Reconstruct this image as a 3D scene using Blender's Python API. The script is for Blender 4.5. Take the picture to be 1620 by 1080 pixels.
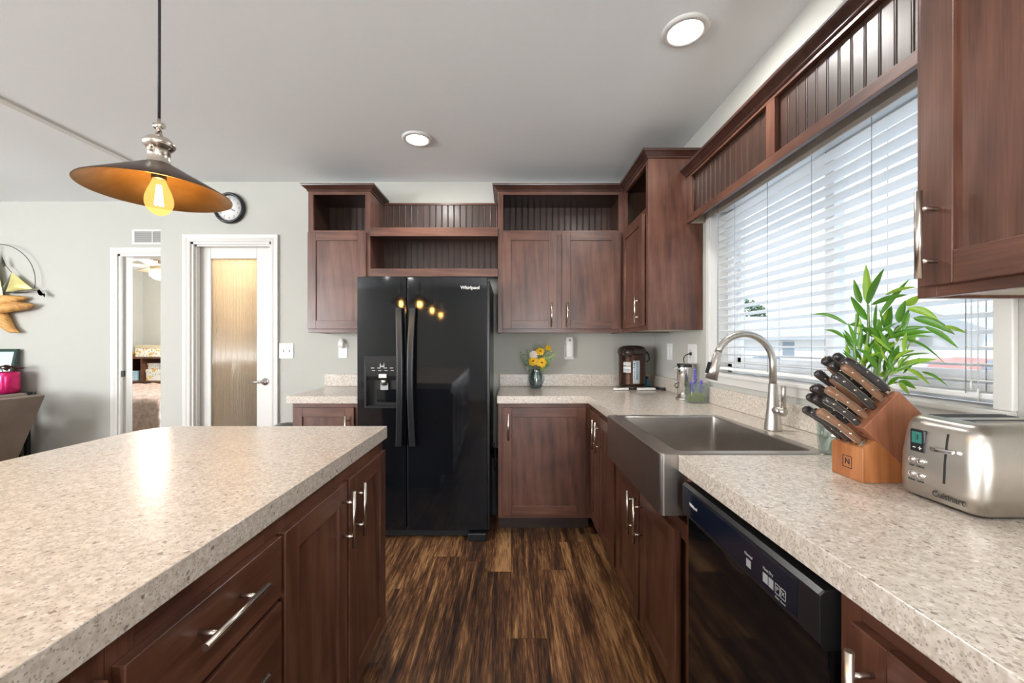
import bpy, bmesh, math, random
from mathutils import Vector, Matrix
random.seed(7)
SC = bpy.context.scene
for o in list(bpy.data.objects): bpy.data.objects.remove(o)
COL = SC.collection
PI = math.pi
# ------------------------------------------------------------------ camera
CAMZ = 1.243; FP = 645.0; U0 = 808.6; V0 = 546.3
cd = bpy.data.cameras.new('camera'); cam = bpy.data.objects.new('camera', cd); COL.objects.link(cam)
cam.location = (0, 0, CAMZ); cam.rotation_euler = (PI/2, 0, 0)
cd.sensor_width = 36; cd.lens = FP/1620*36
cd.shift_x = (810-U0)/1620; cd.shift_y = (V0-540)/1620
cd.clip_start = 0.02; cd.clip_end = 300
SC.camera = cam
# ------------------------------------------------------------------ world, exposure, big lights
W = bpy.data.worlds.new('sky'); SC.world = W; W.use_nodes = True
wn = W.node_tree.nodes; wl = W.node_tree.links
bg = wn['Background']; bg.inputs[1].default_value = 1.4
tc = wn.new('ShaderNodeTexCoord'); sp = wn.new('ShaderNodeSeparateXYZ'); rp = wn.new('ShaderNodeValToRGB')
wl.new(tc.outputs['Generated'], sp.inputs[0]); wl.new(sp.outputs[2], rp.inputs[0]); wl.new(rp.outputs[0], bg.inputs[0])
rp.color_ramp.elements[0].position = 0.0; rp.color_ramp.elements[0].color = (0.93, 0.95, 0.99, 1)
rp.color_ramp.elements[1].position = 0.6; rp.color_ramp.elements[1].color = (0.50, 0.68, 0.97, 1)
SC.view_settings.view_transform = 'Standard'; SC.view_settings.look = 'None'
SC.view_settings.gamma = 1; SC.view_settings.use_curve_mapping = False
SC.view_settings.exposure = 0.36
def lamp(name, kind, loc, power, color=(1,1,1), rot=(0,0,0), size=None, size_y=None, spread=None, soft=None):
    l = bpy.data.lights.new(name, kind); l.energy = power; l.color = color
    if kind == 'AREA':
        l.size = size
        if size_y: l.shape = 'RECTANGLE'; l.size_y = size_y
        else: l.shape = 'DISK'
        if spread: l.spread = spread
    if soft is not None and kind in ('POINT', 'SPOT'): l.shadow_soft_size = soft
    o = bpy.data.objects.new(name, l); COL.objects.link(o); o.location = loc; o.rotation_euler = rot
    return o
sun = lamp('sun', 'SUN', (10, -5, 12), 4.2, (1, .96, .9), (math.radians(38), 0, math.radians(-35))); sun.data.angle = .02
# added fill lights at made-up openings left of and behind the camera, tilted upward 
lamp('added_fill_left', 'AREA', (-6.62, -1.0, 1.45), 190, (.93, .96, 1), (0, -PI/2-.75, 0), 1.5, 2.8)
lamp('added_fill_rear', 'AREA', (-5.6, -3.9, 1.5), 330, (.95, .97, 1), (PI/2+.75, 0, 0), 1.7, 1.6)

lamp('added_fill_rear_right', 'AREA', (.62, -3.9, 1.2), 100, (.97, .98, 1), (PI/2+.75, 0, 0), .85, 1.9)
# ------------------------------------------------------------------ materials
def newmat(name):
    m = bpy.data.materials.new(name); m.use_nodes = True
    return m, m.node_tree.nodes, m.node_tree.links, m.node_tree.nodes['Principled BSDF']
def seti(b, **k):
    for a, v in k.items():
        n = {'rough':'Roughness','metal':'Metallic','ior':'IOR','trans':'Transmission Weight','coat':'Coat Weight','coatr':'Coat Roughness','spec':'Specular IOR Level','sheen':'Sheen Weight','aniso':'Anisotropic','alpha':'Alpha'}[a]
        b.inputs[n].default_value = v
def plain(name, col, rough=.5, emit=None, es=0, var=.06, vs=12, bump=0, **k):
    m, n, l, b = newmat(name)
    seti(b, rough=rough, **k)
    tc = n.new('ShaderNodeNewGeometry'); nz = n.new('ShaderNodeTexNoise'); nz.inputs['Scale'].default_value = vs; nz.inputs['Detail'].default_value = 3
    l.new(tc.outputs['Position'], nz.inputs['Vector'])
    mx = n.new('ShaderNodeMix'); mx.data_type = 'RGBA'
    mx.inputs[6].default_value = (*[c*(1-var) for c in col], 1); mx.inputs[7].default_value = (*[min(1, c*(1+var)) for c in col], 1)
    l.new(nz.outputs[0], mx.inputs[0]); l.new(mx.outputs[2], b.inputs['Base Color'])
    if emit:
        b.inputs['Emission Color'].default_value = (*emit, 1); b.inputs['Emission Strength'].default_value = es
    if bump:
        bp = n.new('ShaderNodeBump'); bp.inputs['Strength'].default_value = bump; bp.inputs['Distance'].default_value = .004
        nb = n.new('ShaderNodeTexNoise'); nb.inputs['Scale'].default_value = vs*9; l.new(tc.outputs['Position'], nb.inputs['Vector'])
        l.new(nb.outputs[0], bp.inputs['Height']); l.new(bp.outputs[0], b.inputs['Normal'])
    return m
def ramp(n, stops):
    r = n.new('ShaderNodeValToRGB'); e = r.color_ramp.elements
    e[0].position, e[0].color = stops[0][0], (*stops[0][1], 1)
    e[1].position, e[1].color = stops[-1][0], (*stops[-1][1], 1)
    for p, c in stops[1:-1]:
        x = e.new(p); x.color = (*c, 1)
    return r
def math_(n, l, op, a, b=None, c=None):
    m = n.new('ShaderNodeMath'); m.operation = op
    for i, v in enumerate((a, b, c)):
        if v is None: continue
        if isinstance(v, (int, float)): m.inputs[i].default_value = v
        else: l.new(v, m.inputs[i])
    return m.outputs[0]
def wood(name, axis, dark, mid, light, rough=.38, coat=.25, k=1.0):
    m, n, l, b = newmat(name)
    g = n.new('ShaderNodeNewGeometry'); mp = n.new('ShaderNodeMapping'); l.new(g.outputs['Position'], mp.inputs[0])
    s = [9*k, 9*k, 9*k]; s[axis] = .9*k; mp.inputs['Scale'].default_value = s
    n1 = n.new('ShaderNodeTexNoise'); n1.inputs['Scale'].default_value = 1.3; n1.inputs['Detail'].default_value = 5; n1.inputs['Distortion'].default_value = 1.1
    l.new(mp.outputs[0], n1.inputs['Vector'])
    wv = n.new('ShaderNodeTexWave'); wv.wave_type = 'BANDS'; wv.bands_direction = 'DIAGONAL'; wv.inputs['Scale'].default_value = 1.1
    wv.inputs['Distortion'].default_value = 7; wv.inputs['Detail'].default_value = 3; wv.inputs['Detail Scale'].default_value = 1.4
    l.new(mp.outputs[0], wv.inputs['Vector'])
    mp2 = n.new('ShaderNodeMapping'); l.new(g.outputs['Position'], mp2.inputs[0]); s2 = [160, 160, 160]; s2[axis] = 6; mp2.inputs['Scale'].default_value = s2
    n2 = n.new('ShaderNodeTexNoise'); n2.inputs['Scale'].default_value = 1.5; n2.inputs['Detail'].default_value = 3; l.new(mp2.outputs[0], n2.inputs['Vector'])
    n3 = n.new('ShaderNodeTexNoise'); n3.inputs['Scale'].default_value = 5; n3.inputs['Detail'].default_value = 2; l.new(g.outputs['Position'], n3.inputs['Vector'])
    a = math_(n, l, 'MULTIPLY', n1.outputs[0], .36)
    a = math_(n, l, 'MULTIPLY_ADD', wv.outputs['Fac'], .08, a)
    a = math_(n, l, 'MULTIPLY_ADD', n2.outputs[0], .25, a)
    a = math_(n, l, 'MULTIPLY_ADD', n3.outputs[0], .39, a)
    r = ramp(n, [(.38, dark), (.53, mid), (.70, light)]); l.new(a, r.inputs[0]); l.new(r.outputs[0], b.inputs['Base Color'])
    seti(b, rough=rough, coat=coat, coatr=.22)
    bp = n.new('ShaderNodeBump'); bp.inputs['Strength'].default_value = .12; bp.inputs['Distance'].default_value = .002
    l.new(a, bp.inputs['Height']); l.new(bp.outputs[0], b.inputs['Normal'])
    return m
D_, M_, L_ = (.044, .0145, .0085), (.098, .036, .021), (.158, .068, .041)
WZ = wood('stained_maple_vertical', 2, D_, M_, L_); WX = wood('stained_maple_along', 0, D_, M_, L_); WY = wood('stained_maple_across', 1, D_, M_, L_)
BEADW = wood('shade_dark_beadboard', 2, (.026,.012,.008), (.042,.019,.012), (.062,.028,.018), rough=.42)  # cabinet stain taken darker, with the shade of the cubbies put into the colour
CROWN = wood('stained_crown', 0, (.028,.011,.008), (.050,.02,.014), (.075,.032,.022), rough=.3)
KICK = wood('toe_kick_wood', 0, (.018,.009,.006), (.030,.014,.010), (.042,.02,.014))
BLOCKW = wood('acacia_block', 2, (.22,.07,.022), (.36,.13,.042), (.50,.21,.075), k=1.6, rough=.4)
BLOCKD = wood('walnut_block', 2, (.16,.055,.028), (.24,.09,.045), (.33,.135,.07), k=1.6, rough=.4)
DRIFT = wood('driftwood', 0, (.22,.09,.03), (.55,.28,.08), (.75,.45,.16), rough=.7, coat=0, k=2)
DRESS = wood('dresser_wood', 0, (.06,.022,.012), (.12,.045,.022), (.2,.08,.04))

def counter_mat():
    m, n, l, b = newmat('speckled_laminate')
    g = n.new('ShaderNodeNewGeometry')
    nz = n.new('ShaderNodeTexNoise'); nz.inputs['Scale'].default_value = 85; nz.inputs['Detail'].default_value = 4; l.new(g.outputs['Position'], nz.inputs['Vector'])
    base = ramp(n, [(.36, (.50,.435,.365)), (.5, (.59,.525,.455)), (.66, (.66,.60,.535))]); l.new(nz.outputs[0], base.inputs[0])
    cur = base.outputs[0]
    for sc, sel, rad, col in ((110, .84, .32, (.34,.29,.24)), (190, .74, .40, (.44,.38,.31)), (260, .80, .40, (.30,.26,.22)), (80, .93, .30, (.22,.18,.15)), (95, .76, .36, (.72,.68,.62))):
        nd = n.new('ShaderNodeTexNoise'); nd.inputs['Scale'].default_value = sc*1.4; l.new(g.outputs['Position'], nd.inputs['Vector'])
        va = n.new('ShaderNodeVectorMath'); va.operation = 'MULTIPLY_ADD'; l.new(nd.outputs['Color'], va.inputs[0]); va.inputs[1].default_value = (.7/sc,)*3; l.new(g.outputs['Position'], va.inputs[2])
        vo = n.new('ShaderNodeTexVoronoi'); vo.inputs['Scale'].default_value = sc; l.new(va.outputs[0], vo.inputs['Vector'])
        ss = n.new('ShaderNodeSeparateColor'); l.new(vo.outputs['Color'], ss.inputs[0])
        s1 = math_(n, l, 'GREATER_THAN', ss.outputs[0], sel); s2 = math_(n, l, 'LESS_THAN', vo.outputs['Distance'], rad)
        f = math_(n, l, 'MULTIPLY', s1, s2); f = math_(n, l, 'MULTIPLY', f, .85)
        mx = n.new('ShaderNodeMix'); mx.data_type = 'RGBA'; l.new(f, mx.inputs[0]); l.new(cur, mx.inputs[6]); mx.inputs[7].default_value = (*col, 1); cur = mx.outputs[2]
    l.new(cur, b.inputs['Base Color']); seti(b, rough=.26, spec=.55, coat=.12, coatr=.2)
    return m
COUNTER = counter_mat()
def floor_mat():
    m, n, l, b = newmat('rustic_plank_vinyl')
    g = n.new('ShaderNodeNewGeometry'); s = n.new('ShaderNodeSeparateXYZ'); l.new(g.outputs['Position'], s.inputs[0])
    px = math_(n, l, 'DIVIDE', s.outputs[0], .152); ix = math_(n, l, 'FLOOR', px)
    w1 = n.new('ShaderNodeTexWhiteNoise'); w1.noise_dimensions = '1D'; l.new(ix, w1.inputs['W'])
    yy = math_(n, l, 'MULTIPLY_ADD', w1.outputs['Value'], 1.22, s.outputs[1]); py = math_(n, l, 'DIVIDE', yy, 1.22); iy = math_(n, l, 'FLOOR', py)
    cb = n.new('ShaderNodeCombineXYZ'); l.new(ix, cb.inputs[0]); l.new(iy, cb.inputs[1])
    w2 = n.new('ShaderNodeTexWhiteNoise'); w2.noise_dimensions = '2D'; l.new(cb.outputs[0], w2.inputs['Vector'])
    off = n.new('ShaderNodeVectorMath'); off.operation = 'MULTIPLY_ADD'; l.new(w2.outputs['Color'], off.inputs[0]); off.inputs[1].default_value = (9,9,9); l.new(g.outputs['Position'], off.inputs[2])
    def nz(sx, sy, det, dist, base=1):
        mp = n.new('ShaderNodeMapping'); mp.inputs['Scale'].default_value = (sx, sy, 1); l.new(off.outputs[0], mp.inputs[0])
        t = n.new('ShaderNodeTexNoise'); t.inputs['Scale'].default_value = base; t.inputs['Detail'].default_value = det; t.inputs['Distortion'].default_value = dist; t.inputs['Roughness'].default_value = .62
        l.new(mp.outputs[0], t.inputs['Vector']); return t.outputs[0]
    a = math_(n, l, 'MULTIPLY', nz(26, 1.1, 6, .8), .46); a = math_(n, l, 'MULTIPLY_ADD', nz(7, 1.0, 4, 1.8), .50, a)
    a = math_(n, l, 'MULTIPLY_ADD', nz(170, 9, 3, .3), .42, a); a = math_(n, l, 'MULTIPLY_ADD', w2.outputs['Value'], .10, a); a = math_(n, l, 'SUBTRACT', a, .23)
    r = ramp(n, [(.33, (.010,.0055,.004)), (.42, (.038,.018,.011)), (.50, (.095,.042,.020)), (.57, (.20,.095,.040)), (.66, (.42,.23,.10))])
    l.new(a, r.inputs[0])
    fx = math_(n, l, 'FRACT', px); fy = math_(n, l, 'FRACT', py)
    ex = math_(n, l, 'LESS_THAN', fx, .014); ey = math_(n, l, 'LESS_THAN', fy, .0022); e = math_(n, l, 'MAXIMUM', ex, ey); e = math_(n, l, 'MULTIPLY', e, .55)
    mx = n.new('ShaderNodeMix'); mx.data_type = 'RGBA'; l.new(e, mx.inputs[0]); l.new(r.outputs[0], mx.inputs[6]); mx.inputs[7].default_value = (.012,.007,.005,1)
    l.new(mx.outputs[2], b.inputs['Base Color']); seti(b, rough=.42, spec=.35)
    bp = n.new('ShaderNodeBump'); bp.inputs['Strength'].default_value = .25; bp.inputs['Distance'].default_value = .002; l.new(a, bp.inputs['Height']); l.new(bp.outputs[0], b.inputs['Normal'])
    return m
FLOOR = floor_mat()
def thin_glass(name, tint=(1,1,1), gl=.10, rough=.02):
    m, n, l, b = newmat(name); n.remove(b)
    t = n.new('ShaderNodeBsdfTransparent'); t.inputs[0].default_value = (*tint, 1)
    g = n.new('ShaderNodeBsdfGlossy'); g.inputs['Roughness'].default_value = rough
    mx = n.new('ShaderNodeMixShader'); mx.inputs[0].default_value = gl
    l.new(t.outputs[0], mx.inputs[1]); l.new(g.outputs[0], mx.inputs[2]); l.new(mx.outputs[0], n['Material Output'].inputs[0])
    return m
GLASS = thin_glass('window_glass', (.97,.99,.98), .06)
CLEAR = thin_glass('clear_glass', (.86,.93,.92), .22, .03)
JAR = thin_glass('blue_jar_glass', (.66,.80,.84), .24, .06)
def bulb_mat():
    m, n, l, b = newmat('amber_bulb_glass'); n.remove(b)
    t = n.new('ShaderNodeBsdfTransparent'); t.inputs[0].default_value = (1,.8,.45,1)
    g = n.new('ShaderNodeEmission'); g.inputs[0].default_value = (1,.52,.16,1); g.inputs[1].default_value = 2.2
    mx = n.new('ShaderNodeMixShader'); mx.inputs[0].default_value = .32
    l.new(t.outputs[0], mx.inputs[1]); l.new(g.outputs[0], mx.inputs[2]); l.new(mx.outputs[0], n['Material Output'].inputs[0])
    return m
BULB = bulb_mat()
def emis(name, col, s):
    m, n, l, b = newmat(name); b.inputs['Base Color'].default_value = (*col, 1); b.inputs['Emission Color'].default_value = (*col, 1); b.inputs['Emission Strength'].default_value = s; return m
FILAMENT = emis('glowing_filament', (1,.75,.42), 60); LENS = emis('downlight_lens', (1,.97,.92), 7); FANGLOW = emis('fan_light_bowl', (1,.78,.5), 6)
LCD = plain('lcd_green', (.03,.13,.11), .25, emit=(.03,.2,.16), es=.25)
WALL = plain('greige_wall_paint', (.475,.475,.435), .75, var=.02, bump=.05)
CEIL = plain('ceiling_paint', (.84,.875,.885), .85, var=.015, vs=30, bump=.1)
TRIM = plain('white_trim_paint', (.66,.65,.62), .35, var=.015)
BLIND = plain('white_blind_slat', (.86,.87,.87), .35, var=.01)
VINYL = plain('white_vinyl', (.82,.83,.83), .35, var=.01)
MAPLE = plain('pale_cabinet_underside', (.62,.57,.49), .5)
STEEL = plain('brushed_stainless', (.52,.49,.45), .34, metal=1, var=.08, vs=40, aniso=.5)
SINKST = plain('satin_sink_steel', (.47,.44,.41), .32, metal=1, var=.12, vs=14)
NICKEL = plain('brushed_nickel', (.66,.60,.53), .26, metal=1, var=.04)
CHROME = plain('chrome', (.72,.71,.70), .14, metal=1, var=.02)
BLK = plain('gloss_black_appliance', (.005,.006,.008), .06, var=.1)
BLKS = plain('satin_black_plastic', (.012,.013,.015), .28, var=.1)
BLKM = plain('matte_black_rubber', (.015,.015,.016), .6)
NAVY = plain('dark_control_strip', (.006,.010,.022), .12, var=.1)
GRAYP = plain('pale_grey_print', (.40,.41,.43), .5)
WHITEP = plain('white_plastic', (.80,.80,.78), .3, var=.01)
INK = plain('black_ink', (.02,.02,.02), .5)
BRONZE = plain('aged_bronze', (.075,.04,.026), .33, metal=.85, var=.35, vs=30)
COPPER = plain('copper_shade_inside', (.34,.19,.06), .36, metal=.85, var=.35, vs=25)
LEATH = plain('brown_leather', (.24,.185,.15), .42, var=.25, vs=9, bump=.25)
PIPING = plain('leather_welt', (.07,.05,.04), .5)
MBROWN = plain('airpot_brown', (.085,.045,.032), .22, metal=.75, var=.1)
MBLACK = plain('airpot_lid_brown', (.035,.022,.018), .2)
LEAF = plain('bamboo_leaf', (.085,.25,.015), .35, var=.45, vs=18)
LEAF2 = plain('bamboo_leaf_pale', (.26,.45,.04), .35, var=.3, vs=18)
STEM = plain('bamboo_stem', (.14,.26,.06), .4, var=.3)
YEL = plain('yellow_petal', (.85,.52,.01), .5, var=.15, vs=60); BRN = plain('flower_centre', (.25,.09,.02), .8)
WHTF = plain('cream_petal', (.85,.76,.66), .6); EUC = plain('eucalyptus_leaf', (.22,.33,.24), .5, var=.3); LIME = plain('lime_leaf', (.35,.48,.18), .5, var=.3)
LAV = plain('lavender_flower', (.16,.13,.52), .6, var=.2, vs=90); MOSS = plain('green_moss', (.34,.42,.05), .8, var=.3, vs=90)
TEAL = plain('teal_cardboard', (.10,.42,.40), .5); BLUEB = plain('light_blue_cardboard', (.42,.62,.72), .5)
def floral(name, base=(.80,.78,.70)):
    m, n, l, b = newmat(name); g = n.new('ShaderNodeNewGeometry'); cur = None
    rgb = n.new('ShaderNodeRGB'); rgb.outputs[0].default_value = (*base, 1); cur = rgb.outputs[0]
    for sc, sel, rad, col in ((14, .45, .36, (.85,.50,.05)), (19, .6, .34, (.75,.35,.25)), (24, .5, .3, (.35,.42,.18)), (30, .8, .3, (.45,.2,.3))):
        vo = n.new('ShaderNodeTexVoronoi'); vo.inputs['Scale'].default_value = sc; l.new(g.outputs['Position'], vo.inputs['Vector'])
        ss = n.new('ShaderNodeSeparateColor'); l.new(vo.outputs['Color'], ss.inputs[0])
        f = math_(n, l, 'MULTIPLY', math_(n, l, 'GREATER_THAN', ss.outputs[0], sel), math_(n, l, 'LESS_THAN', vo.outputs['Distance'], rad))
        mx = n.new('ShaderNodeMix'); mx.data_type = 'RGBA'; l.new(f, mx.inputs[0]); l.new(cur, mx.inputs[6]); mx.inputs[7].default_value = (*col, 1); cur = mx.outputs[2]
    l.new(cur, b.inputs['Base Color']); seti(b, rough=.6); return m
FLORAL = floral('floral_paper')
FUR = plain('shaggy_throw', (.40,.30,.245), .9, var=.65, vs=22, bump=1.0); QUILT = plain('pale_quilt', (.66,.62,.58), .85, var=.1)
PINK = plain('pink_mercury_glass', (.62,.02,.14), .18, metal=.5, var=.5, vs=22); DRIED = plain('dried_flower', (.12,.03,.02), .8, var=.4)
SAIL = plain('brass_sail', (.62,.56,.22), .4, metal=.35, var=.2); SAILD = plain('dark_sail', (.10,.10,.07), .45, metal=.5); WIRE = plain('dark_wire', (.09,.085,.07), .45, metal=.6)
GFRAME = plain('dark_green_frame', (.02,.05,.04), .3); MATB = plain('picture_mat', (.55,.68,.66), .4)
WHT_OUT = plain('neighbour_siding', (.72,.70,.66), .8); ROOFM = plain('grey_shingles', (.42,.43,.45), .9); GRND = plain('gravel_and_road', (.66,.66,.66), .9, var=.2, vs=1)
TREEM = plain('tree_foliage', (.10,.20,.10), .9, var=.5, vs=2); TRUNK = plain('tree_trunk', (.12,.08,.05), .9)
CARW = plain('white_car_paint', (.75,.75,.77), .2); CARR = plain('red_car_paint', (.5,.22,.19), .2); CARG = plain('car_glass', (.22,.26,.30), .08); TYRE = plain('tyre', (.02,.02,.02), .8)
TAN = plain('fan_housing', (.45,.36,.25), .4); PANTRYW = plain('pantry_wall', (.62,.50,.36), .8)
PAPERY = plain('yellow_box', (.75,.42,.05), .5)
def ribbed_mat():
    m, n, l, b = newmat('reeded_glass'); n.remove(b)
    t = n.new('ShaderNodeBsdfTranslucent'); t.inputs[0].default_value = (.90,.86,.80,1)
    tr = n.new('ShaderNodeBsdfTransparent'); tr.inputs[0].default_value = (.8,.8,.78,1)
    g = n.new('ShaderNodeBsdfGlossy'); g.inputs['Roughness'].default_value = .15
    m1 = n.new('ShaderNodeMixShader'); m1.inputs[0].default_value = .38; m2 = n.new('ShaderNodeMixShader'); m2.inputs[0].default_value = .12
    l.new(t.outputs[0], m1.inputs[1]); l.new(tr.outputs[0], m1.inputs[2]); l.new(m1.outputs[0], m2.inputs[1]); l.new(g.outputs[0], m2.inputs[2])
    l.new(m2.outputs[0], n['Material Output'].inputs[0]); return m
REED = ribbed_mat()

# ------------------------------------------------------------------ builders
def rootloc(p):
    v = Vector((0,0,0))
    while p is not None:
        v = v + p.location; p = p.parent
    return v
def tag(o, label=None, cat=None, group=None, kind=None):
    if label: o['label'] = label
    if cat: o['category'] = cat
    if group: o['group'] = group
    if kind: o['kind'] = kind
    return o
def thing(name, label, cat, loc=(0,0,0), group=None, kind=None):
    o = bpy.data.objects.new(name, None); COL.objects.link(o); o.location = loc; o.empty_display_size = .05
    return tag(o, label, cat, group, kind)
def dup(root, loc, rotz=None, label=None, group=None, scale=None):
    def cp(o, p):
        c = o.copy(); COL.objects.link(c); c.parent = p
        for ch in o.children: cp(ch, c)
        return c
    r = cp(root, None); r.location = loc
    if rotz is not None: r.rotation_euler = (r.rotation_euler[0], r.rotation_euler[1], rotz)
    if scale is not None: r.scale = (scale,)*3 if not isinstance(scale, tuple) else scale
    if label: r['label'] = label
    if group: r['group'] = group
    return r
class F:  # horizontal frame: u runs along the face, n points out of it
    def __init__(s, o, u, n): s.o = Vector((*o, 0)); s.u = Vector((*u, 0)); s.n = Vector((*n, 0))
    def p(s, u, n, z): return s.o + s.u*u + s.n*n + Vector((0,0,z))
class MB:
    def __init__(s): s.v = []; s.f = []; s.m = []; s.cur = 0; s.sm = []; s.smooth = False
    def mat(s, i): s.cur = i; return s
    def add(s, vs, fs, smooth=None):
        b = len(s.v); s.v += [Vector(v) for v in vs]
        for f in fs: s.f.append([b+i for i in f]); s.m.append(s.cur); s.sm.append(s.smooth if smooth is None else smooth)
        return s
    def box(s, x0, x1, y0, y1, z0, z1):
        vs = [(x,y,z) for x in (x0,x1) for y in (y0,y1) for z in (z0,z1)]
        return s.add(vs, [(0,1,3,2),(4,6,7,5),(0,4,5,1),(2,3,7,6),(0,2,6,4),(1,5,7,3)], False)
    def fbox(s, fr, u0, u1, n0, n1, z0, z1):
        vs = [fr.p(u,n,z) for u in (u0,u1) for n in (n0,n1) for z in (z0,z1)]
        return s.add(vs, [(0,1,3,2),(4,6,7,5),(0,4,5,1),(2,3,7,6),(0,2,6,4),(1,5,7,3)], False)
    def obox(s, c, ax, ay, az):  # oriented box: centre and three half-axis vectors
        c, ax, ay, az = map(Vector, (c, ax, ay, az))
        vs = [c+ax*i+ay*j+az*k for i in (-1,1) for j in (-1,1) for k in (-1,1)]
        return s.add(vs, [(0,1,3,2),(4,6,7,5),(0,4,5,1),(2,3,7,6),(0,2,6,4),(1,5,7,3)], False)
    def prism(s, pts, a, b, axis=2, smooth=False):
        def mk(p, t):
            return {2: (p[0],p[1],t), 1: (p[0],t,p[1]), 0: (t,p[0],p[1])}[axis]
        n = len(pts); vs = [mk(p,a) for p in pts] + [mk(p,b) for p in pts]
        s.add(vs, [list(range(n)), list(range(2*n-1, n-1, -1))], False)
        base = len(s.v)-2*n
        for i in range(n):
            j = (i+1) % n; s.f.append([base+i, base+j, base+n+j, base+n+i]); s.m.append(s.cur); s.sm.append(smooth)
        return s
    def lathe(s, prof, c=(0,0,0), seg=32, ax=(0,0,1), smooth=True, sx=1, sy=1):
        ax = Vector(ax).normalized(); t = Vector((1,0,0)) if abs(ax.x) < .9 else Vector((0,1,0))
        u = (t - ax*t.dot(ax)).normalized(); w = ax.cross(u); c = Vector(c); n = len(prof); vs = []
        for k in range(seg):
            a = 2*PI*k/seg
            for r, h in prof: vs.append(c + ax*h + u*(r*math.cos(a)*sx) + w*(r*math.sin(a)*sy))
        fs = []
        for k in range(seg):
            k2 = (k+1) % seg
            for i in range(n-1): fs.append((k*n+i, k2*n+i, k2*n+i+1, k*n+i+1))
        s.add(vs, fs, smooth)
        b = len(s.v)-len(vs)
        for i in (0, n-1):
            if prof[i][0] > 1e-5: s.f.append([b+k*n+i for k in range(seg)]); s.m.append(s.cur); s.sm.append(False)
        return s
    def cyl(s, a, b, r, r2=None, seg=16):
        a, b = Vector(a), Vector(b); d = (b-a)
        return s.lathe([(r,0),(r if r2 is None else r2,d.length)], a, seg, d)
    def tube(s, path, rad, seg=10, cap=True):
        path = [Vector(p) for p in path]; n = len(path)
        if not hasattr(rad, '__len__'): rad = [rad]*n
        T = [(path[min(i+1,n-1)]-path[max(i-1,0)]).normalized() for i in range(n)]
        up = Vector((0,0,1)) if abs(T[0].z) < .9 else Vector((1,0,0))
        N = (up - T[0]*up.dot(T[0])).normalized(); vs = []
        for i in range(n):
            N = (N - T[i]*N.dot(T[i])).normalized(); B = T[i].cross(N)
            for k in range(seg):
                a = 2*PI*k/seg; vs.append(path[i] + (N*math.cos(a)+B*math.sin(a))*rad[i])
        fs = [(i*seg+k, i*seg+(k+1)%seg, (i+1)*seg+(k+1)%seg, (i+1)*seg+k) for i in range(n-1) for k in range(seg)]
        s.add(vs, fs, True); b = len(s.v)-len(vs)
        if cap:
            for i in (0, n-1): s.f.append([b+i*seg+k for k in range(seg)]); s.m.append(s.cur); s.sm.append(False)
        return s
    def ball(s, c, r, sx=1, sy=1, sz=1, seg=14, rings=8):
        prof = [(math.sin(PI*i/rings)*r, -math.cos(PI*i/rings)*r*sz) for i in range(rings+1)]
        prof[0] = (0, -r*sz); prof[-1] = (0, r*sz)
        return s.lathe(prof, c, seg, sx=sx, sy=sy)
    def loft(s, secs, smooth=True, cap=True):
        n = len(secs[0]); vs = [p for sec in secs for p in sec]
        fs = [(i*n+k, i*n+(k+1)%n, (i+1)*n+(k+1)%n, (i+1)*n+k) for i in range(len(secs)-1) for k in range(n)]
        s.add(vs, fs, smooth); b = len(s.v)-len(vs)
        if cap:
            for i in (0, len(secs)-1): s.f.append([b+i*n+k for k in range(n)]); s.m.append(s.cur); s.sm.append(False)
        return s
    def sweep(s, prof, path, side=1):
        """prof: (out, z) points; path: horizontal polyline; mitred; side=+1 -> outwards is to the right of travel"""
        P = [Vector((*p, 0)) for p in path]; n = len(P); secs = []
        for i in range(n):
            d1 = (P[i]-P[i-1]).normalized() if i else (P[1]-P[0]).normalized()
            d2 = (P[i+1]-P[i]).normalized() if i < n-1 else d1
            n1 = Vector((d1.y,-d1.x,0))*side; n2 = Vector((d2.y,-d2.x,0))*side
            m = (n1+n2); m = m/(1+n1.dot(n2))
            secs.append([P[i]+m*o+Vector((0,0,z)) for o, z in prof])
        return s.loft(secs, False)
    def build(s, name, mats, parent=None, bevel=0, seg=2, origin=None, local=False, merge=False):
        me = bpy.data.meshes.new(name)
        off = Vector((0,0,0)) if local else (rootloc(parent) if parent else Vector(origin or (0,0,0)))
        me.from_pydata([v-off for v in s.v], [], s.f)
        if not isinstance(mats, (list, tuple)): mats = [mats]
        for m in mats: me.materials.append(m)
        for i, p in enumerate(me.polygons): p.material_index = min(s.m[i], len(mats)-1); p.use_smooth = s.sm[i]
        bm = bmesh.new(); bm.from_mesh(me)
        if merge: bmesh.ops.remove_doubles(bm, verts=bm.verts, dist=1e-5)
        bmesh.ops.recalc_face_normals(bm, faces=bm.faces); bm.to_mesh(me); bm.free()
        o = bpy.data.objects.new(name, me); COL.objects.link(o)
        if parent: o.parent = parent
        elif origin: o.location = origin
        if bevel:
            md = o.modifiers.new('edge', 'BEVEL'); md.width = bevel; md.segments = seg; md.limit_method = 'ANGLE'; md.angle_limit = math.radians(50)
            md.harden_normals = False
        return o
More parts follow.
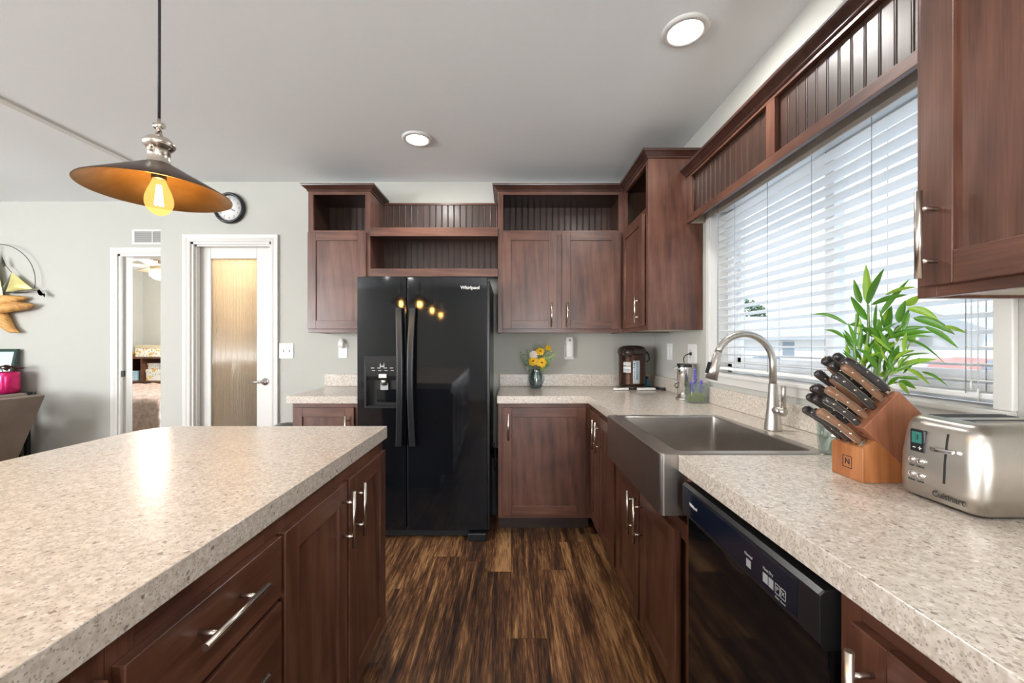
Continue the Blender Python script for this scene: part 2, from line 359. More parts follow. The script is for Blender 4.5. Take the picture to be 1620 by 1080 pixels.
def text(name, s, size, o, right, up, mat, parent, depth=.0004, align='CENTER', bold=0):
    cu = bpy.data.curves.new(name, 'FONT'); cu.body = s; cu.size = size; cu.align_x = align; cu.align_y = 'CENTER'; cu.extrude = depth; cu.offset = bold
    t = bpy.data.objects.new(name, cu); COL.objects.link(t)
    bpy.context.view_layer.update()
    me = bpy.data.meshes.new_from_object(t.evaluated_get(bpy.context.evaluated_depsgraph_get()))
    COL.objects.unlink(t); bpy.data.objects.remove(t)
    r, u = Vector(right).normalized(), Vector(up).normalized(); n = r.cross(u)
    M = Matrix((r, u, n)).transposed().to_4x4(); M.translation = Vector(o) - rootloc(parent)
    me.transform(M); me.materials.clear(); me.materials.append(mat)
    ob = bpy.data.objects.new(name, me); COL.objects.link(ob); ob.parent = parent
    return ob
def px(u, v, Y): return Vector(((u-U0)*Y/FP, Y, CAMZ-(v-V0)*Y/FP))
def struct(o): o['kind'] = 'structure'; return o
def rrect(cx, cy, hx, hy, r, z, n=6):
    pts = []
    for (sx, sy, a0) in ((1,1,0),(-1,1,90),(-1,-1,180),(1,-1,270)):
        for k in range(n+1):
            a = math.radians(a0+90*k/n); pts.append(Vector((cx+sx*(hx-r)+r*math.cos(a), cy+sy*(hy-r)+r*math.sin(a), z)))
    return pts
# ------------------------------------------------------------------ shell
XW, YB, YF, ZC, XJ = 1.151, 3.296, 3.74, 2.564, -2.834
XL, YR = -6.8, -4.0
struct(MB().box(-8, 1.3, YR-.15, 8, -.12, 0).build('floor', FLOOR))
struct(MB().box(-8, 1.3, YR-.15, 8, ZC, ZC+.12).build('ceiling', CEIL))
WY0, WY1, WZ0, WZ1 = .9637, 2.346, 1.092, 2.06
b = MB(); b.box(XW, 1.30, YR, WY0, 0, ZC).box(XW, 1.30, WY1, YB+.12, 0, ZC).box(XW, 1.30, WY0, WY1, 0, WZ0-.02).box(XW, 1.30, WY0, WY1, WZ1, ZC)
struct(b.build('wall_right', WALL))
PX0, PX1, PZ = -2.588, -1.935, 2.08
b = MB(); b.box(XJ, PX0, YB, YB+.12, 0, ZC).box(PX1, XW, YB, YB+.12, 0, ZC).box(PX0, PX1, YB, YB+.12, PZ, ZC)
struct(b.build('wall_back', WALL))
struct(MB().box(XJ, XJ+.1, YB+.12, YF+.12, 0, ZC).build('wall_hall', WALL))
BX0, BX1 = -3.604, -2.87
b = MB(); b.box(XL-.1, BX0, YF, YF+.12, 0, ZC).box(BX1, XJ, YF, YF+.12, 0, ZC).box(BX0, BX1, YF, YF+.12, PZ, ZC)
struct(b.build('wall_far', WALL))
b = MB(); b.box(XL-.1, XL, YR, -2.5, 0, ZC).box(XL-.1, XL, .5, YF, 0, ZC).box(XL-.1, XL, -2.5, .5, 0, .65).box(XL-.1, XL, -2.5, .5, 2.25, ZC)  # opening in this unseen wall is made up for the added fill light
struct(b.build('wall_left', WALL))
b = MB(); b.box(XL-.1, -6.4, YR-.1, YR, 0, ZC).box(-4.7, .15, YR-.1, YR, 0, ZC).box(1.1, 1.3, YR-.1, YR, 0, ZC).box(.15, 1.1, YR-.1, YR, 2.2, ZC).box(.15, 1.1, YR-.1, YR, 0, .1).box(-6.4, -4.7, YR-.1, YR, 0, .65).box(-6.4, -4.7, YR-.1, YR, 2.35, ZC)  # window and door openings here are made up for the added fill lights
struct(b.build('wall_rear', WALL))
# bedroom and pantry behind
struct(MB().box(-6.72, -6.62, YF+.12, 7.33, 0, ZC).build('wall_bedroom_left', WALL))
struct(MB().box(-6.72, -2.6, 7.33, 7.45, 0, ZC).build('wall_bedroom_back', WALL))
struct(MB().box(-2.96, -2.86, YF+.12, 7.33, 0, ZC).build('wall_bedroom_right', WALL))
b = MB(); b.box(XJ+.1, -1.6, 4.35, 4.45, 0, ZC).box(-1.7, -1.6, YB+.12, 4.35, 0, ZC).box(XJ+.1, XJ+.13, YB+.13, 4.35, 0, ZC)
struct(b.build('wall_pantry', PANTRYW))
# ceiling seam batten
struct(MB().box(-2.765, -2.715, YR, YB, ZC-.010, ZC).build('trim_1', TRIM, bevel=.002))
# baseboards
struct(MB().box(XJ, PX0-.06, YB-.012, YB, 0, .08).box(PX1+.06, -1.45, YB-.012, YB, 0, .08).build('baseboard_back', TRIM, bevel=.003))
struct(MB().box(XL, BX0-.06, YF-.012, YF, 0, .08).build('baseboard_far', TRIM, bevel=.003))
struct(MB().box(1.139, XW, YR, -.62, 0, .08).build('baseboard_right', TRIM, bevel=.003))
# casings: moulded profile (offset from opening, projection)
def casing(name, x0, x1, z1, y, w=.057):
    b = MB()
    prof = [(0,0),(0,.010),(.010,.014),(.022,.011),(.034,.016),(w-.006,.020),(w,.018),(w,0)]
    secs = []
    for (x, z, dx, dz) in ((x0,0,-1,0),(x0,z1,-1,1),(x1,z1,1,1),(x1,0,1,0)):
        secs.append([Vector((x+dx*o, y-p, z+dz*o)) for o, p in prof])
    b.loft(secs, False); return struct(b.build(name, TRIM))
casing('trim_2', PX0, PX1, PZ, YB); casing('trim_3', BX0, BX1, PZ, YF)
struct(MB().box(PX0, PX0+.018, YB, YB+.12, 0, PZ).box(PX1-.018, PX1, YB, YB+.12, 0, PZ).box(PX0, PX1, YB, YB+.12, PZ-.018, PZ).box(PX0+.018, PX0+.03, YB+.02, YB+.06, 0, PZ-.018).box(PX0+.018, PX1-.018, YB+.02, YB+.06, PZ-.03, PZ-.018).build('trim_4', TRIM))
t5 = struct(MB().box(BX0, BX0+.018, YF, YF+.12, 0, PZ).box(BX1-.018, BX1, YF, YF+.12, 0, PZ).box(BX0, BX1, YF, YF+.12, PZ-.018, PZ).box(BX0+.018, BX0+.032, YF+.045, YF+.085, 0, PZ-.018).build('trim_5', TRIM))
MB().box(BX0+.018, BX0+.022, YF+.012, YF+.042, .955, 1.01).build('strike_plate', BLKS, t5)
# pantry door
d = thing('door_1', 'narrow white door with a tall reeded glass panel and lever', 'door', (PX0+.3, YB+.08, 0), kind='structure')
DX0, DX1, DY0, DY1 = PX0+.02, PX1-.02, YB+.072, YB+.107
GX0, GX1, GZ0, GZ1 = -2.481, -2.101, .26, 1.961
MB().box(DX0, GX0, DY0, DY1, .008, PZ-.02).box(GX1, DX1, DY0, DY1, .008, PZ-.02).box(GX0, GX1, DY0, DY1, .008, GZ0).box(GX0, GX1, DY0, DY1, GZ1, PZ-.02).build('door_panel', TRIM, d, bevel=.003)
b = MB(); n = 32; pts = []
for i in range(n*6+1):
    x = GX0 + (GX1-GX0)*i/(n*6); pts.append((x, YB+.088-.006*abs(math.sin(PI*i/6))))
pts += [(GX1, YB+.094), (GX0, YB+.094)]
b.prism(pts, GZ0, GZ1, smooth=True).build('glass', REED, d)
h = MB().lathe([(0,0),(.032,0),(.032,.006),(.026,.012),(.012,.014),(.012,.045),(0,.046)], (-2.03, DY0, .944), 24, (0,-1,0)).tube([(-2.03, DY0-.038, .944), (-2.07, DY0-.042, .944), (-2.15, DY0-.040, .941)], [.011,.010,.007]).build('handle', CHROME, d)
h['label'] = 'satin chrome lever handle'
# pantry shelves behind the glass
for k, z in enumerate((.5, .95, 1.4, 1.8)):
    tag(MB().box(-2.70, -1.71, 4.0, 4.34, z, z+.02).build('pantry_shelf', TRIM, bevel=.003), ['lowest','second','third','highest'][k]+' white shelf seen dimly behind the reeded glass pantry door', 'shelf', 'shelves in the pantry')
lamp('pantry_lamp', 'POINT', (-2.2, 3.75, 2.35), 22, (1, .80, .55), soft=.08)
# ------------------------------------------------------------------ kitchen window
w = thing('window_1', 'wide white framed slider window over the sink', 'window', (1.25, 1.655, WZ0), kind='structure')
b = MB()
for (y0, y1, z0, z1) in ((WY0, WY0+.05, WZ0, WZ1), (WY1-.05, WY1, WZ0, WZ1), (WY0, WY1, WZ0, WZ0+.05), (WY0, WY1, WZ1-.05, WZ1)): b.box(1.245, 1.298, y0, y1, z0, z1)
b.build('window_frame', VINYL, w, bevel=.003)
ym = 1.60
b = MB(); b.box(1.250, 1.292, ym-.022, ym+.022, WZ0+.05, WZ1-.05)
for (y0, y1, xo) in ((WY0+.05, ym+.02, 1.262), (ym-.02, WY1-.05, 1.285)):
    b.box(xo-.01, xo+.01, y0, y0+.035, WZ0+.05, WZ1-.05).box(xo-.01, xo+.01, y1-.035, y1, WZ0+.05, WZ1-.05).box(xo-.01, xo+.01, y0, y1, WZ0+.05, WZ0+.085).box(xo-.01, xo+.01, y0, y1, WZ1-.085, WZ1-.05)
b.build('sash', VINYL, w, bevel=.002)
MB().box(1.270, 1.273, WY0+.05, ym, WZ0+.05, WZ1-.05).build('glass', GLASS, w)
MB().box(1.283, 1.286, ym, WY1-.05, WZ0+.05, WZ1-.05).build('glass', GLASS, w)
# jamb liner, stool, casing
struct(MB().box(XW-.004, 1.246, WY0-.001, WY0+.006, WZ0, WZ1).box(XW-.004, 1.246, WY1-.006, WY1+.001, WZ0, WZ1).box(XW-.004, 1.246, WY0, WY1, WZ1-.006, WZ1+.001).build('trim_6', TRIM))
struct(MB().box(1.128, 1.246, WY0-.036, WY1+.036, WZ0-.018, WZ0).box(1.139, XW, WY0-.036, WY1+.036, WZ0-.058, WZ0-.018).build('trim_7', TRIM, bevel=.004))
struct(MB().box(1.137, XW, WY0-.040, WY0, WZ0, WZ1+.036).box(1.137, XW, WY1, WY1+.036, WZ0, WZ1+.036).box(1.137, XW, WY0, WY1, WZ1, WZ1+.036).build('trim_8', TRIM, bevel=.003))
# blind
bl = thing('window_blind', 'white two inch slat blind lowered over the kitchen window', 'blind', (1.205, 1.655, WZ0))
BY0, BY1 = WY0+.012, WY1-.012
b = MB(); b.prism([(1.165,1.985),(1.158,2.0),(1.158,2.045),(1.165,2.054),(1.172,2.054),(1.172,1.985)], BY0-.004, BY1+.004, axis=1).box(1.178, 1.235, BY0, BY1, 2.005, 2.052).build('headrail', BLIND, bl, bevel=.002)
b = MB(); z = 1.152; tilt = math.radians(9)
while z < 1.985:
    pts = []
    for k in range(7):
        t = -1+2*k/6; pts.append((1.205+.025*t*math.cos(tilt), z-.025*t*math.sin(tilt)+.0022*(1-t*t)))
    low = [(p[0], p[1]-.0026) for p in reversed(pts)]
    b.prism(pts+low, BY0, BY1, axis=1, smooth=False); z += .0425
b.build('slats', BLIND, bl)
MB().box(1.180, 1.230, BY0, BY1, 1.108, 1.124).build('bottom_rail', BLIND, bl, bevel=.004)
for y in (2.15, 1.873, 1.600, 1.333, 1.057):
    b = MB(); b.tube([(1.1785, y, 1.12), (1.1785, y, 2.0)], .0011, 6).tube([(1.2315, y, 1.12), (1.2315, y, 2.0)], .0011, 6); b.build('ladder_cord', GRAYP, bl)
MB().tube([(1.150, 2.262, 2.02), (1.148, 2.262, 2.0)], .0022, 6).lathe([(.004,0),(.0045,.74),(.002,.76)], (1.147, 2.262, 1.235), 6).build('wand', GRAYP, bl)
for i, y in enumerate((1.035, 1.02)):
    MB().tube([(1.168, y, 1.13-.03*i), (1.168, y, 2.0)], .0012, 6).lathe([(.0015,0),(.003,-.012),(.002,-.024),(0,-.025)], (1.168, y, 1.155-.02*i), 8).build('pull_cord', BLIND, bl)
# ------------------------------------------------------------------ cabinet kit
def bar_handle(fr, u, z0, z1, n, parent, horiz=False, r=.006):
    b = MB()
    if not horiz:
        b.cyl(fr.p(u, n+.034, z0), fr.p(u, n+.034, z1), r)
        for z in (z0+(z1-z0)*.2, z0+(z1-z0)*.8): b.cyl(fr.p(u, n, z), fr.p(u, n+.034, z), .0042)
    else:
        b.cyl(fr.p(u, n+.034, z0), fr.p(z1, n+.034, z0), r)
        L = z1-u
        for q in (u+L*.2, u+L*.8): b.cyl(fr.p(q, n, z0), fr.p(q, n+.034, z0), .0042)
    o = b.build('handle', NICKEL, parent); return o
def mats_for(fr): return [WZ, WX if abs(fr.u.x) > .5 else WY]
def shaker(fr, u0, u1, z0, z1, parent, n=0, hinge=None, hz=None, flat=False, name='door', st=.06):
    b = MB()
    if flat: b.mat(1).fbox(fr, u0, u1, n, n+.019, z0, z1)
    else:
        b.mat(0).fbox(fr, u0, u0+st, n, n+.019, z0, z1).fbox(fr, u1-st, u1, n, n+.019, z0, z1).fbox(fr, u0+st-.004, u1-st+.004, n+.002, n+.011, z0+st-.004, z1-st+.004)
        b.mat(1).fbox(fr, u0+st, u1-st, n, n+.019, z1-st, z1).fbox(fr, u0+st, u1-st, n, n+.019, z0, z0+st)
    o = b.build(name, mats_for(fr), parent, bevel=.0016)
    if hinge is not None:
        bar_handle(fr, hinge, hz[0], hz[1], n+.019, o)
    return o
def base_cab(name, label, fr, W, depth, parent_loc, group='base cabinets', ztop=.866, endpanel=True, kick=True):
    t = thing(name, label, 'cabinet', parent_loc, group)
    b = MB(); b.mat(0).fbox(fr, 0, .04, -.02, 0, .113, ztop).fbox(fr, W-.04, W, -.02, 0, .113, ztop)
    b.mat(1).fbox(fr, .04, W-.04, -.02, 0, ztop-.055, ztop).fbox(fr, .04, W-.04, -.02, 0, .113, .14)
    b.mat(0).fbox(fr, 0, W, -depth, -.02, .113, ztop)
    b.mat(0).fbox(fr, W/2-.06, W/2+.06, -.0195, -.0005, .14, ztop-.055)
    b.build('body', mats_for(fr), t, bevel=.001)
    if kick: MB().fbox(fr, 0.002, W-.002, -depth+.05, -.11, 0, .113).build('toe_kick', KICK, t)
    return t
def beadboard(fr, u0, u1, n, z0, z1, parent, pitch=.049, name='back_panel', mat=None):
    b = MB(); pts = [(u0, 0)]; u = u0+pitch*.5
    while u < u1-.012:
        pts += [(u-.006,0),(u-.0045,-.0035),(u-.003,0),(u,.0008),(u+.003,0),(u+.0045,-.0035),(u+.006,0)]; u += pitch
    pts += [(u1,0)]
    k = len(pts); vs = [fr.p(a, n+d, z0) for a, d in pts]+[fr.p(a, n+d, z1) for a, d in pts]
    vs += [fr.p(u0, n-.008, z0), fr.p(u1, n-.008, z0), fr.p(u0, n-.008, z1), fr.p(u1, n-.008, z1)]
    fs = [(i, i+1, k+i+1, k+i) for i in range(k-1)] + [(2*k, 2*k+1, 2*k+3, 2*k+2), (0, k, 2*k+2, 2*k), (k-1, 2*k-1, 2*k+3, 2*k+1)]
    b.add(vs, fs); return b.build(name, mat or BEADW, parent)
CP = [(0,0),(.004,0),(.008,.006),(.008,.012),(.014,.016),(.030,.030),(.038,.034),(.040,.042),(.040,.047),(0,.047)]
def crown(path, z, parent, side=1):
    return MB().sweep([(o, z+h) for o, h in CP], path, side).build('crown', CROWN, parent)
def upper_cab(name, label, fr, W, depth, loc, doors, z0=1.337, z1=2.366, zs=2.072, cub=True, group='upper cabinets', ext=None):
    t = thing(name, label, 'cabinet', loc, group); st = .038
    b = MB()
    b.mat(0).fbox(fr, 0, st, -.019, 0, z0, z1).fbox(fr, W-st, W, -.019, 0, z0, z1)
    b.fbox(fr, 0, .012, -depth, -.019, z0, z1).fbox(fr, W-.012, W, -depth, -.019, z0, z1)
    b.mat(1).fbox(fr, st, W-st, -.019, 0, z1-.026, z1).fbox(fr, st, W-st, -.019, 0, z0, z0+.03)
    b.fbox(fr, .012, W-.012, -depth, -.019, z1-.012, z1)
    if len(doors) > 1:
        um = (doors[0][1]+doors[1][0])/2; b.mat(0).fbox(fr, um-.035, um+.035, -.019, -.0005, z0+.03, (zs-.03) if cub else z1-.026)
        b.mat(1)
    if cub: b.fbox(fr, st, W-st, -.019, 0, zs-.03, zs+.008).fbox(fr, .012, W-.012, -depth, -.019, zs-.012, zs+.004)
    b.build('body', mats_for(fr), t, bevel=.001)
    if cub: MB().fbox(fr, .0125, .016, -depth+.012, -.020, zs+.004, z1-.013).fbox(fr, W-.016, W-.0125, -depth+.012, -.020, zs+.004, z1-.013).fbox(fr, .016, W-.016, -depth+.012, -.020, z1-.016, z1-.0125).fbox(fr, .016, W-.016, -depth+.012, -.020, zs+.0042, zs+.0075).build('cubby_shade_lining', BEADW, t)  # dark liner added to colour in cubby shade; the carcass itself is lighter
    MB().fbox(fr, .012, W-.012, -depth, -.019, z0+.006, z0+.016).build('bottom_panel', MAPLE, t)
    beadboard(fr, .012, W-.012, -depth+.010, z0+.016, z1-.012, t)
    for (u0, u1, hu, hz, za, zb) in doors: shaker(fr, u0, u1, za, zb, t, 0, hu, hz)
    return t
# --- back run, facing -Y
FB = lambda x: F((x, 2.966), (1,0), (0,-1))
DZ0, DZ1 = 1.363, 2.062
t = upper_cab('upper_cabinet', 'tall single door upper cabinet left of the black refrigerator', FB(-1.476), .4524, .327, (-1.25, 3.13, 1.337), [(.004, .4254, None, None, DZ0, DZ1)])
crown([(-1.476, YB), (-1.476, 2.966), (-1.0236, 2.966), (-1.0236, YB)], 2.362, t, side=1)
t = upper_cab('upper_cabinet', 'two door upper cabinet with open cubby, right of the refrigerator', FB(-.0956), .9156, .327, (.35, 3.13, 1.337),
    [(.035, .427, .388, (1.376,1.552), DZ0, DZ1), (.464, .885, .500, (1.376,1.552), DZ0, DZ1)])
crown([(-.0956, YB), (-.0956, 2.966), (.818, 2.966)], 2.362, t, side=1)
# open shelves over the refrigerator
t = thing('over_fridge_shelf', 'dark wood open shelves with beadboard back above the refrigerator', 'shelf', (-.56, 3.13, 1.74))
b = MB().mat(1); fr = FB(-1.0226)
b.fbox(fr, 0, .926, -.005, .014, 2.035, 2.098).fbox(fr, 0, .926, -.33, -.005, 2.082, 2.096).fbox(fr, 0, .926, -.005, .014, 1.742, 1.800).fbox(fr, 0, .926, -.33, -.005, 1.784, 1.798)
b.fbox(fr, 0, .926, -.328, -.306, 2.372, 2.386)
b.build('shelf_boards', [WZ, WX], t, bevel=.001)
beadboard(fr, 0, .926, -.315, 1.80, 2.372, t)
# --- right wall, facing -X
FR = lambda y: F((.82, y), (0,-1), (-1,0))       # u runs towards the camera
t = upper_cab('upper_cabinet', 'narrow corner upper cabinet with open door beside the window', FR(2.966), .523, .327, (.98, 2.70, 1.337), [(.03, .470, .435, (1.385,1.555), DZ0, 2.05)])
crown([(.82, 2.962), (.82, 2.443), (XW, 2.443)], 2.362, t, side=1)
t = upper_cab('upper_cabinet', 'large upper cabinet at the right edge above the toaster', FR(.823), .90, .327, (.98, .38, 1.337),
    [(.023, .44, .055, (1.369,1.533), 1.357, 2.33), (.46, .877, .845, (1.369,1.533), 1.357, 2.33)], cub=False)
crown([(XW, .823), (.82, .823), (.82, -.077), (XW, -.077)], 2.362, t, side=1)
# valance
t = thing('window_valance', 'long dark wood beadboard valance with crown above the window', 'valance', (1.05, 1.63, 1.971))
fr = F((1.05, 2.441), (0,-1), (-1,0)); VL = 2.441-.825; b = MB()
b.mat(1).fbox(fr, 0, VL, -.019, 0, 1.971, 2.010).fbox(fr, 0, VL, -.019, 0, 2.232, 2.256)
b.mat(0).fbox(fr, 0, .062, -.0185, -.0002, 2.010, 2.232).fbox(fr, .761, .815, -.0185, -.0002, 2.010, 2.232).fbox(fr, VL-.05, VL, -.0185, -.0002, 2.010, 2.232)
b.mat(1).fbox(fr, 0, VL, -.10, -.019, 2.236, 2.25)
b.build('frame', mats_for(fr), t, bevel=.001)
for u_ in (0, VL-.018): MB().fbox(fr, u_, u_+.018, -.10, -.020, 1.973, 2.236).build('end_bracket', MAPLE, t)
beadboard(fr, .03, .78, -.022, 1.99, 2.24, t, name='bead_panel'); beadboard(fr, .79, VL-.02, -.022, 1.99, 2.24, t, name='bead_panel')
crown([(1.05, 2.438), (1.05, .826)], 2.246, t, side=1)
# --- base cabinets
fr = F((-1.432, 2.673), (1,0), (0,-1))
t = base_cab('base_cabinet', 'small base cabinet left of the refrigerator under the short counter', fr, .436, .62, (-1.21, 2.98, 0))
shaker(fr, .012, .408, .137, .838, t, 0, .365, (.62,.79))
fr = F((-.085, 2.673), (1,0), (0,-1))
t = base_cab('base_cabinet', 'base cabinet right of the refrigerator under the flower vase', fr, .613, .62, (.22, 2.98, 0))
shaker(fr, .030, .572, .137, .837, t, 0, .068, (.632,.806))
FRB = lambda y: F((.53, y), (0,-1), (-1,0))
fr = FRB(2.671)
t = base_cab('base_cabinet', 'two door base cabinet between the corner and the steel sink', fr, .661, .60, (.83, 2.34, 0))
shaker(fr, .045, .305, .137, .830, t, 0, .272, (.632,.806)); shaker(fr, .318, .640, .137, .830, t, 0, .352, (.632,.806))
fr = FRB(2.009)
t = base_cab('base_cabinet', 'sink base cabinet with two short doors below the steel apron', fr, .812, .60, (.83, 1.64, 0), ztop=.700)
MB().fbox(fr, .783, .812, -.03, 0, .70, .866).build('filler_strip', WZ, t)
shaker(fr, .022, .370, .137, .665, t, 0, .338, (.470,.650)); shaker(fr, .388, .738, .137, .665, t, 0, .420, (.470,.650))
fr = FRB(.655)
t = base_cab('base_cabinet', 'base cabinet at the lower right corner beside the dishwasher', fr, .60, .60, (.83, .35, 0))
shaker(fr, .040, .560, .137, .828, t, 0, .080, (.640,.812))
fr = FRB(.053)
t = base_cab('base_cabinet', 'base cabinet at the right counter end behind the viewer', fr, .60, .60, (.83, -.25, 0))
shaker(fr, .03, .57, .137, .828, t)
# island (faces +X)
FI = lambda y: F((-.52, y), (0,1), (1,0))
def isl(y0, W, lab): return base_cab('island_cabinet', lab, FI(y0), W, .58, (-.8, y0+W/2, 0), 'island cabinets')
t = isl(.900, .745, 'two door island cabinet nearest the refrigerator')
shaker(FI(.9), .006, .348, .137, .827, t, 0, .312, (.642,.810)); shaker(FI(.9), .366, .728, .137, .827, t, 0, .402, (.638,.806))
t = isl(.522, .377, 'island drawer cabinet with a long horizontal bar handle')
for k, (z0, z1) in enumerate(((.697,.827), (.49,.685), (.137,.478))):
    o = shaker(FI(.522), .008, .369, z0, z1, t, flat=True, name='drawer')
    bar_handle(FI(.522), .100, (z0+z1)/2+.02, .262, .019, o, True)
t = isl(-.12, .641, 'island cabinet at the lower left corner of the picture')
shaker(FI(-.12), .012, .312, .137, .827, t); shaker(FI(-.12), .328, .628, .137, .827, t)
t = isl(-.75, .629, 'island cabinet behind the viewer at the island end')
shaker(FI(-.75), .012, .306, .137, .827, t); shaker(FI(-.75), .322, .617, .137, .827, t)
t = thing('island_back_panel', 'plain wood panel closing the far side of the island', 'panel', (-1.12, .45, 0))
MB().box(-1.13, -1.105, -.75, 1.645, 0, .866).build('panel', WZ, t)
# worktops
def worktop(name, label, outline, splash=None, loc=(0,0,.866), vert_r=None):
    t = thing(name, label, 'countertop', loc)
    MB().prism(outline, .866, .914).build('slab', COUNTER, t, bevel=.0015)
    for s in splash or []: MB().box(*s).build('backsplash', COUNTER, t, bevel=.002)
    return t
pts = [(-.5065,-.80), (-.5065,1.666)]
pts += [(-1.32+.13*math.cos(math.radians(a)), 1.536+.13*math.sin(math.radians(a))) for a in range(90, 181, 10)]
pts += [(-1.45,-.80)]
worktop('island_countertop', 'large speckled beige countertop on the island', pts, loc=(-.98,.45,.866))
worktop('countertop', 'short speckled countertop left of the refrigerator', [(-1.462,2.648),(-.992,2.648),(-.992,3.296),(-1.475,3.296)], [(-1.50,-.992,3.276,3.2955,.915,1.013)], (-1.2,2.97,.866))
worktop('countertop', 'long speckled countertop running round the corner under the window',
    [(-.0915,3.2955),(-.0915,2.648),(.503,2.648),(.503,1.918),(.977,1.918),(.977,1.226),(.503,1.226),(.503,-.60),(1.1505,-.60),(1.1505,3.2955)],
    [(-.0915,1.129,3.276,3.2955,.915,1.013),(1.129,1.1505,-.6,3.2955,.915,1.008)], (.82,2.9,.866))
# ------------------------------------------------------------------ sink + faucet
t = thing('farmhouse_sink', 'stainless steel apron front sink set into the counter', 'sink', (.7,1.57,.70))
SX0, SX1, SY0, SY1, SZ = .450, .974, 1.2285, 1.9155, .9165
ix0, ix1, iy0, iy1 = .515, .935, 1.268, 1.873
b = MB()
def ringpts(x0,x1,y0,y1,r,z): return rrect((x0+x1)/2,(y0+y1)/2,(x1-x0)/2,(y1-y0)/2,r,z,5)
secs = [ringpts(SX0,SX1,SY0,SY1,.012,.730), ringpts(SX0,SX1,SY0,SY1,.012,SZ-.003), ringpts(SX0+.003,SX1-.003,SY0+.003,SY1-.003,.012,SZ),
        ringpts(ix0-.003,ix1+.003,iy0-.003,iy1+.003,.02,SZ), ringpts(ix0,ix1,iy0,iy1,.02,SZ-.003), ringpts(ix0+.003,ix1-.003,iy0+.003,iy1-.003,.03,.745), ringpts(ix0+.03,ix1-.03,iy0+.03,iy1-.03,.03,.716)]
b.loft(secs, False); b.build('basin', SINKST, t)
MB().lathe([(0,.003),(.03,.003),(.042,.006),(.045,.001)], (.74,1.57,.716), 24).build('drain', CHROME, t)
t = thing('faucet', 'tall gooseneck pull-down faucet in brushed nickel behind the sink', 'faucet', (1.02,1.588,.914))
FX, FY = 1.02, 1.588
MB().lathe([(.031,0),(.031,.004),(.028,.03),(.022,.08),(.0175,.13),(.0150,.180),(.0150,.1815)], (FX,FY,.914), 28).build('base', STEEL, t)
path = [(FX,FY,1.095)]
for a in range(0, 156, 6):
    r = .112; th = math.radians(a); path.append((FX-r+r*math.cos(th), FY, 1.170+r*1.05*math.sin(th)))
x, y, z = path[-1]; ex, ez = .779, 1.111
path.append((x-.004, FY, z-.012))
MB().tube(path, .0128, 18).build('spout', STEEL, t)
d_ = Vector((ex-path[-1][0], 0, ez-path[-1][2])); L = d_.length
MB().lathe([(.0135,0),(.015,.002),(.019,L*.6),(.0225,L),(.018,L),(0,L-.002)], path[-1], 22, d_).build('spray_head', STEEL, t)
mid = Vector(path[-1])+d_*.62; nn = Vector((d_.z,0,-d_.x)).normalized()
if nn.x > 0: nn = -nn
MB().obox(mid+nn*.022, d_.normalized()*.022, Vector((0,.006,0)), nn*.005).build('button', BLKS, t)
MB().cyl((FX,FY-.006,.994),(FX,FY-.056,.994),.0165,.0165,20).ball((FX,FY-.058,.994),.0175).lathe([(.008,0),(.0085,.06),(.0095,.088),(.006,.092),(0,.092)], (FX,FY-.062,1.0), 14).build('lever', STEEL, t)
# ------------------------------------------------------------------ refrigerator
t = thing('refrigerator', 'glossy black side by side refrigerator with ice dispenser', 'refrigerator', (-.568,2.95,0))
RX0, RX1, RG, RY = -.984, -.152, -.668, 2.605
MB().box(RX0+.004, RX1+.012, 2.685, 3.27, .03, 1.668).box(RX0+.02, RX1-.01, 2.66, 2.69, .07, 1.66).build('case', BLKS, t, bevel=.004)
for x_ in (RX0+.03, RX1-.14): MB().box(x_, x_+.11, 2.63, 2.72, 1.668, 1.690).build('hinge_cover', BLKS, t, bevel=.004)
def curved_front(b, x0, x1, z0, z1, cx, w, y1, bow=.004, n=14):
    """box whose front bows out towards the middle of the door"""
    f = lambda x: RY + bow*((x-cx)/w*2)**2
    pts = [(x0,y1)]+[(x0+(x1-x0)*k/n, f(x0+(x1-x0)*k/n)) for k in range(n+1)]+[(x1,y1)]
    b.prism(pts, z0, z1, smooth=False)
HX0, HX1, HZ0, HZ1 = -.938, -.727, .843, 1.178
cxl, wl_ = (RX0+RG)/2, RG-RX0; cxr, wr_ = (RG+RX1)/2, RX1-RG
b = MB(); g = .0035
curved_front(b, RX0, HX0, .062, 1.682, cxl, wl_, 2.672); curved_front(b, HX1, RG-g, .062, 1.682, cxl, wl_, 2.672)
curved_front(b, HX0, HX1, .062, HZ0, cxl, wl_, 2.672); curved_front(b, HX0, HX1, HZ1, 1.682, cxl, wl_, 2.672)
dl = b.build('door', BLK, t, merge=False); dl['label'] = 'narrow freezer door with dispenser'
b = MB(); curved_front(b, RG+g, RX1, .062, 1.682, cxr, wr_, 2.672, n=24); dr = b.build('door', BLK, t, bevel=.004); dr['label'] = 'wide fresh food door'
b = MB(); b.box(HX0, HX1, 2.668, 2.672, HZ0, HZ1).box(HX0, HX0+.012, RY-.001, 2.668, HZ0, HZ1).box(HX1-.008, HX1, RY, 2.668, HZ0, HZ1).box(HX0, HX1, RY-.003, 2.668, HZ0, HZ0+.012).box(HX0+.012, HX1-.006, RY+.012, 2.668, HZ0+.012, HZ0+.016)
disp = b.build('dispenser', BLKS, dl, bevel=.002)
MB().prism([(RY-.006,HZ1),(2.668,HZ1),(2.668,1.02),(RY+.016,1.02),(RY+.004,1.045)], HX0, HX1, axis=0).build('control_panel', BLKS, dl, bevel=.002)
MB().box(-.845,-.795,RY-.006,RY+.02,1.035,1.062).lathe([(.022,0),(.020,-.03),(.014,-.035)],(-.82,RY+.03,1.02),16).build('ice_chute', STEEL, dl, bevel=.002)
MB().box(-.845,-.795,RY+.03,RY+.034,.955,1.0).build('paddle', GRAYP, dl, bevel=.002)
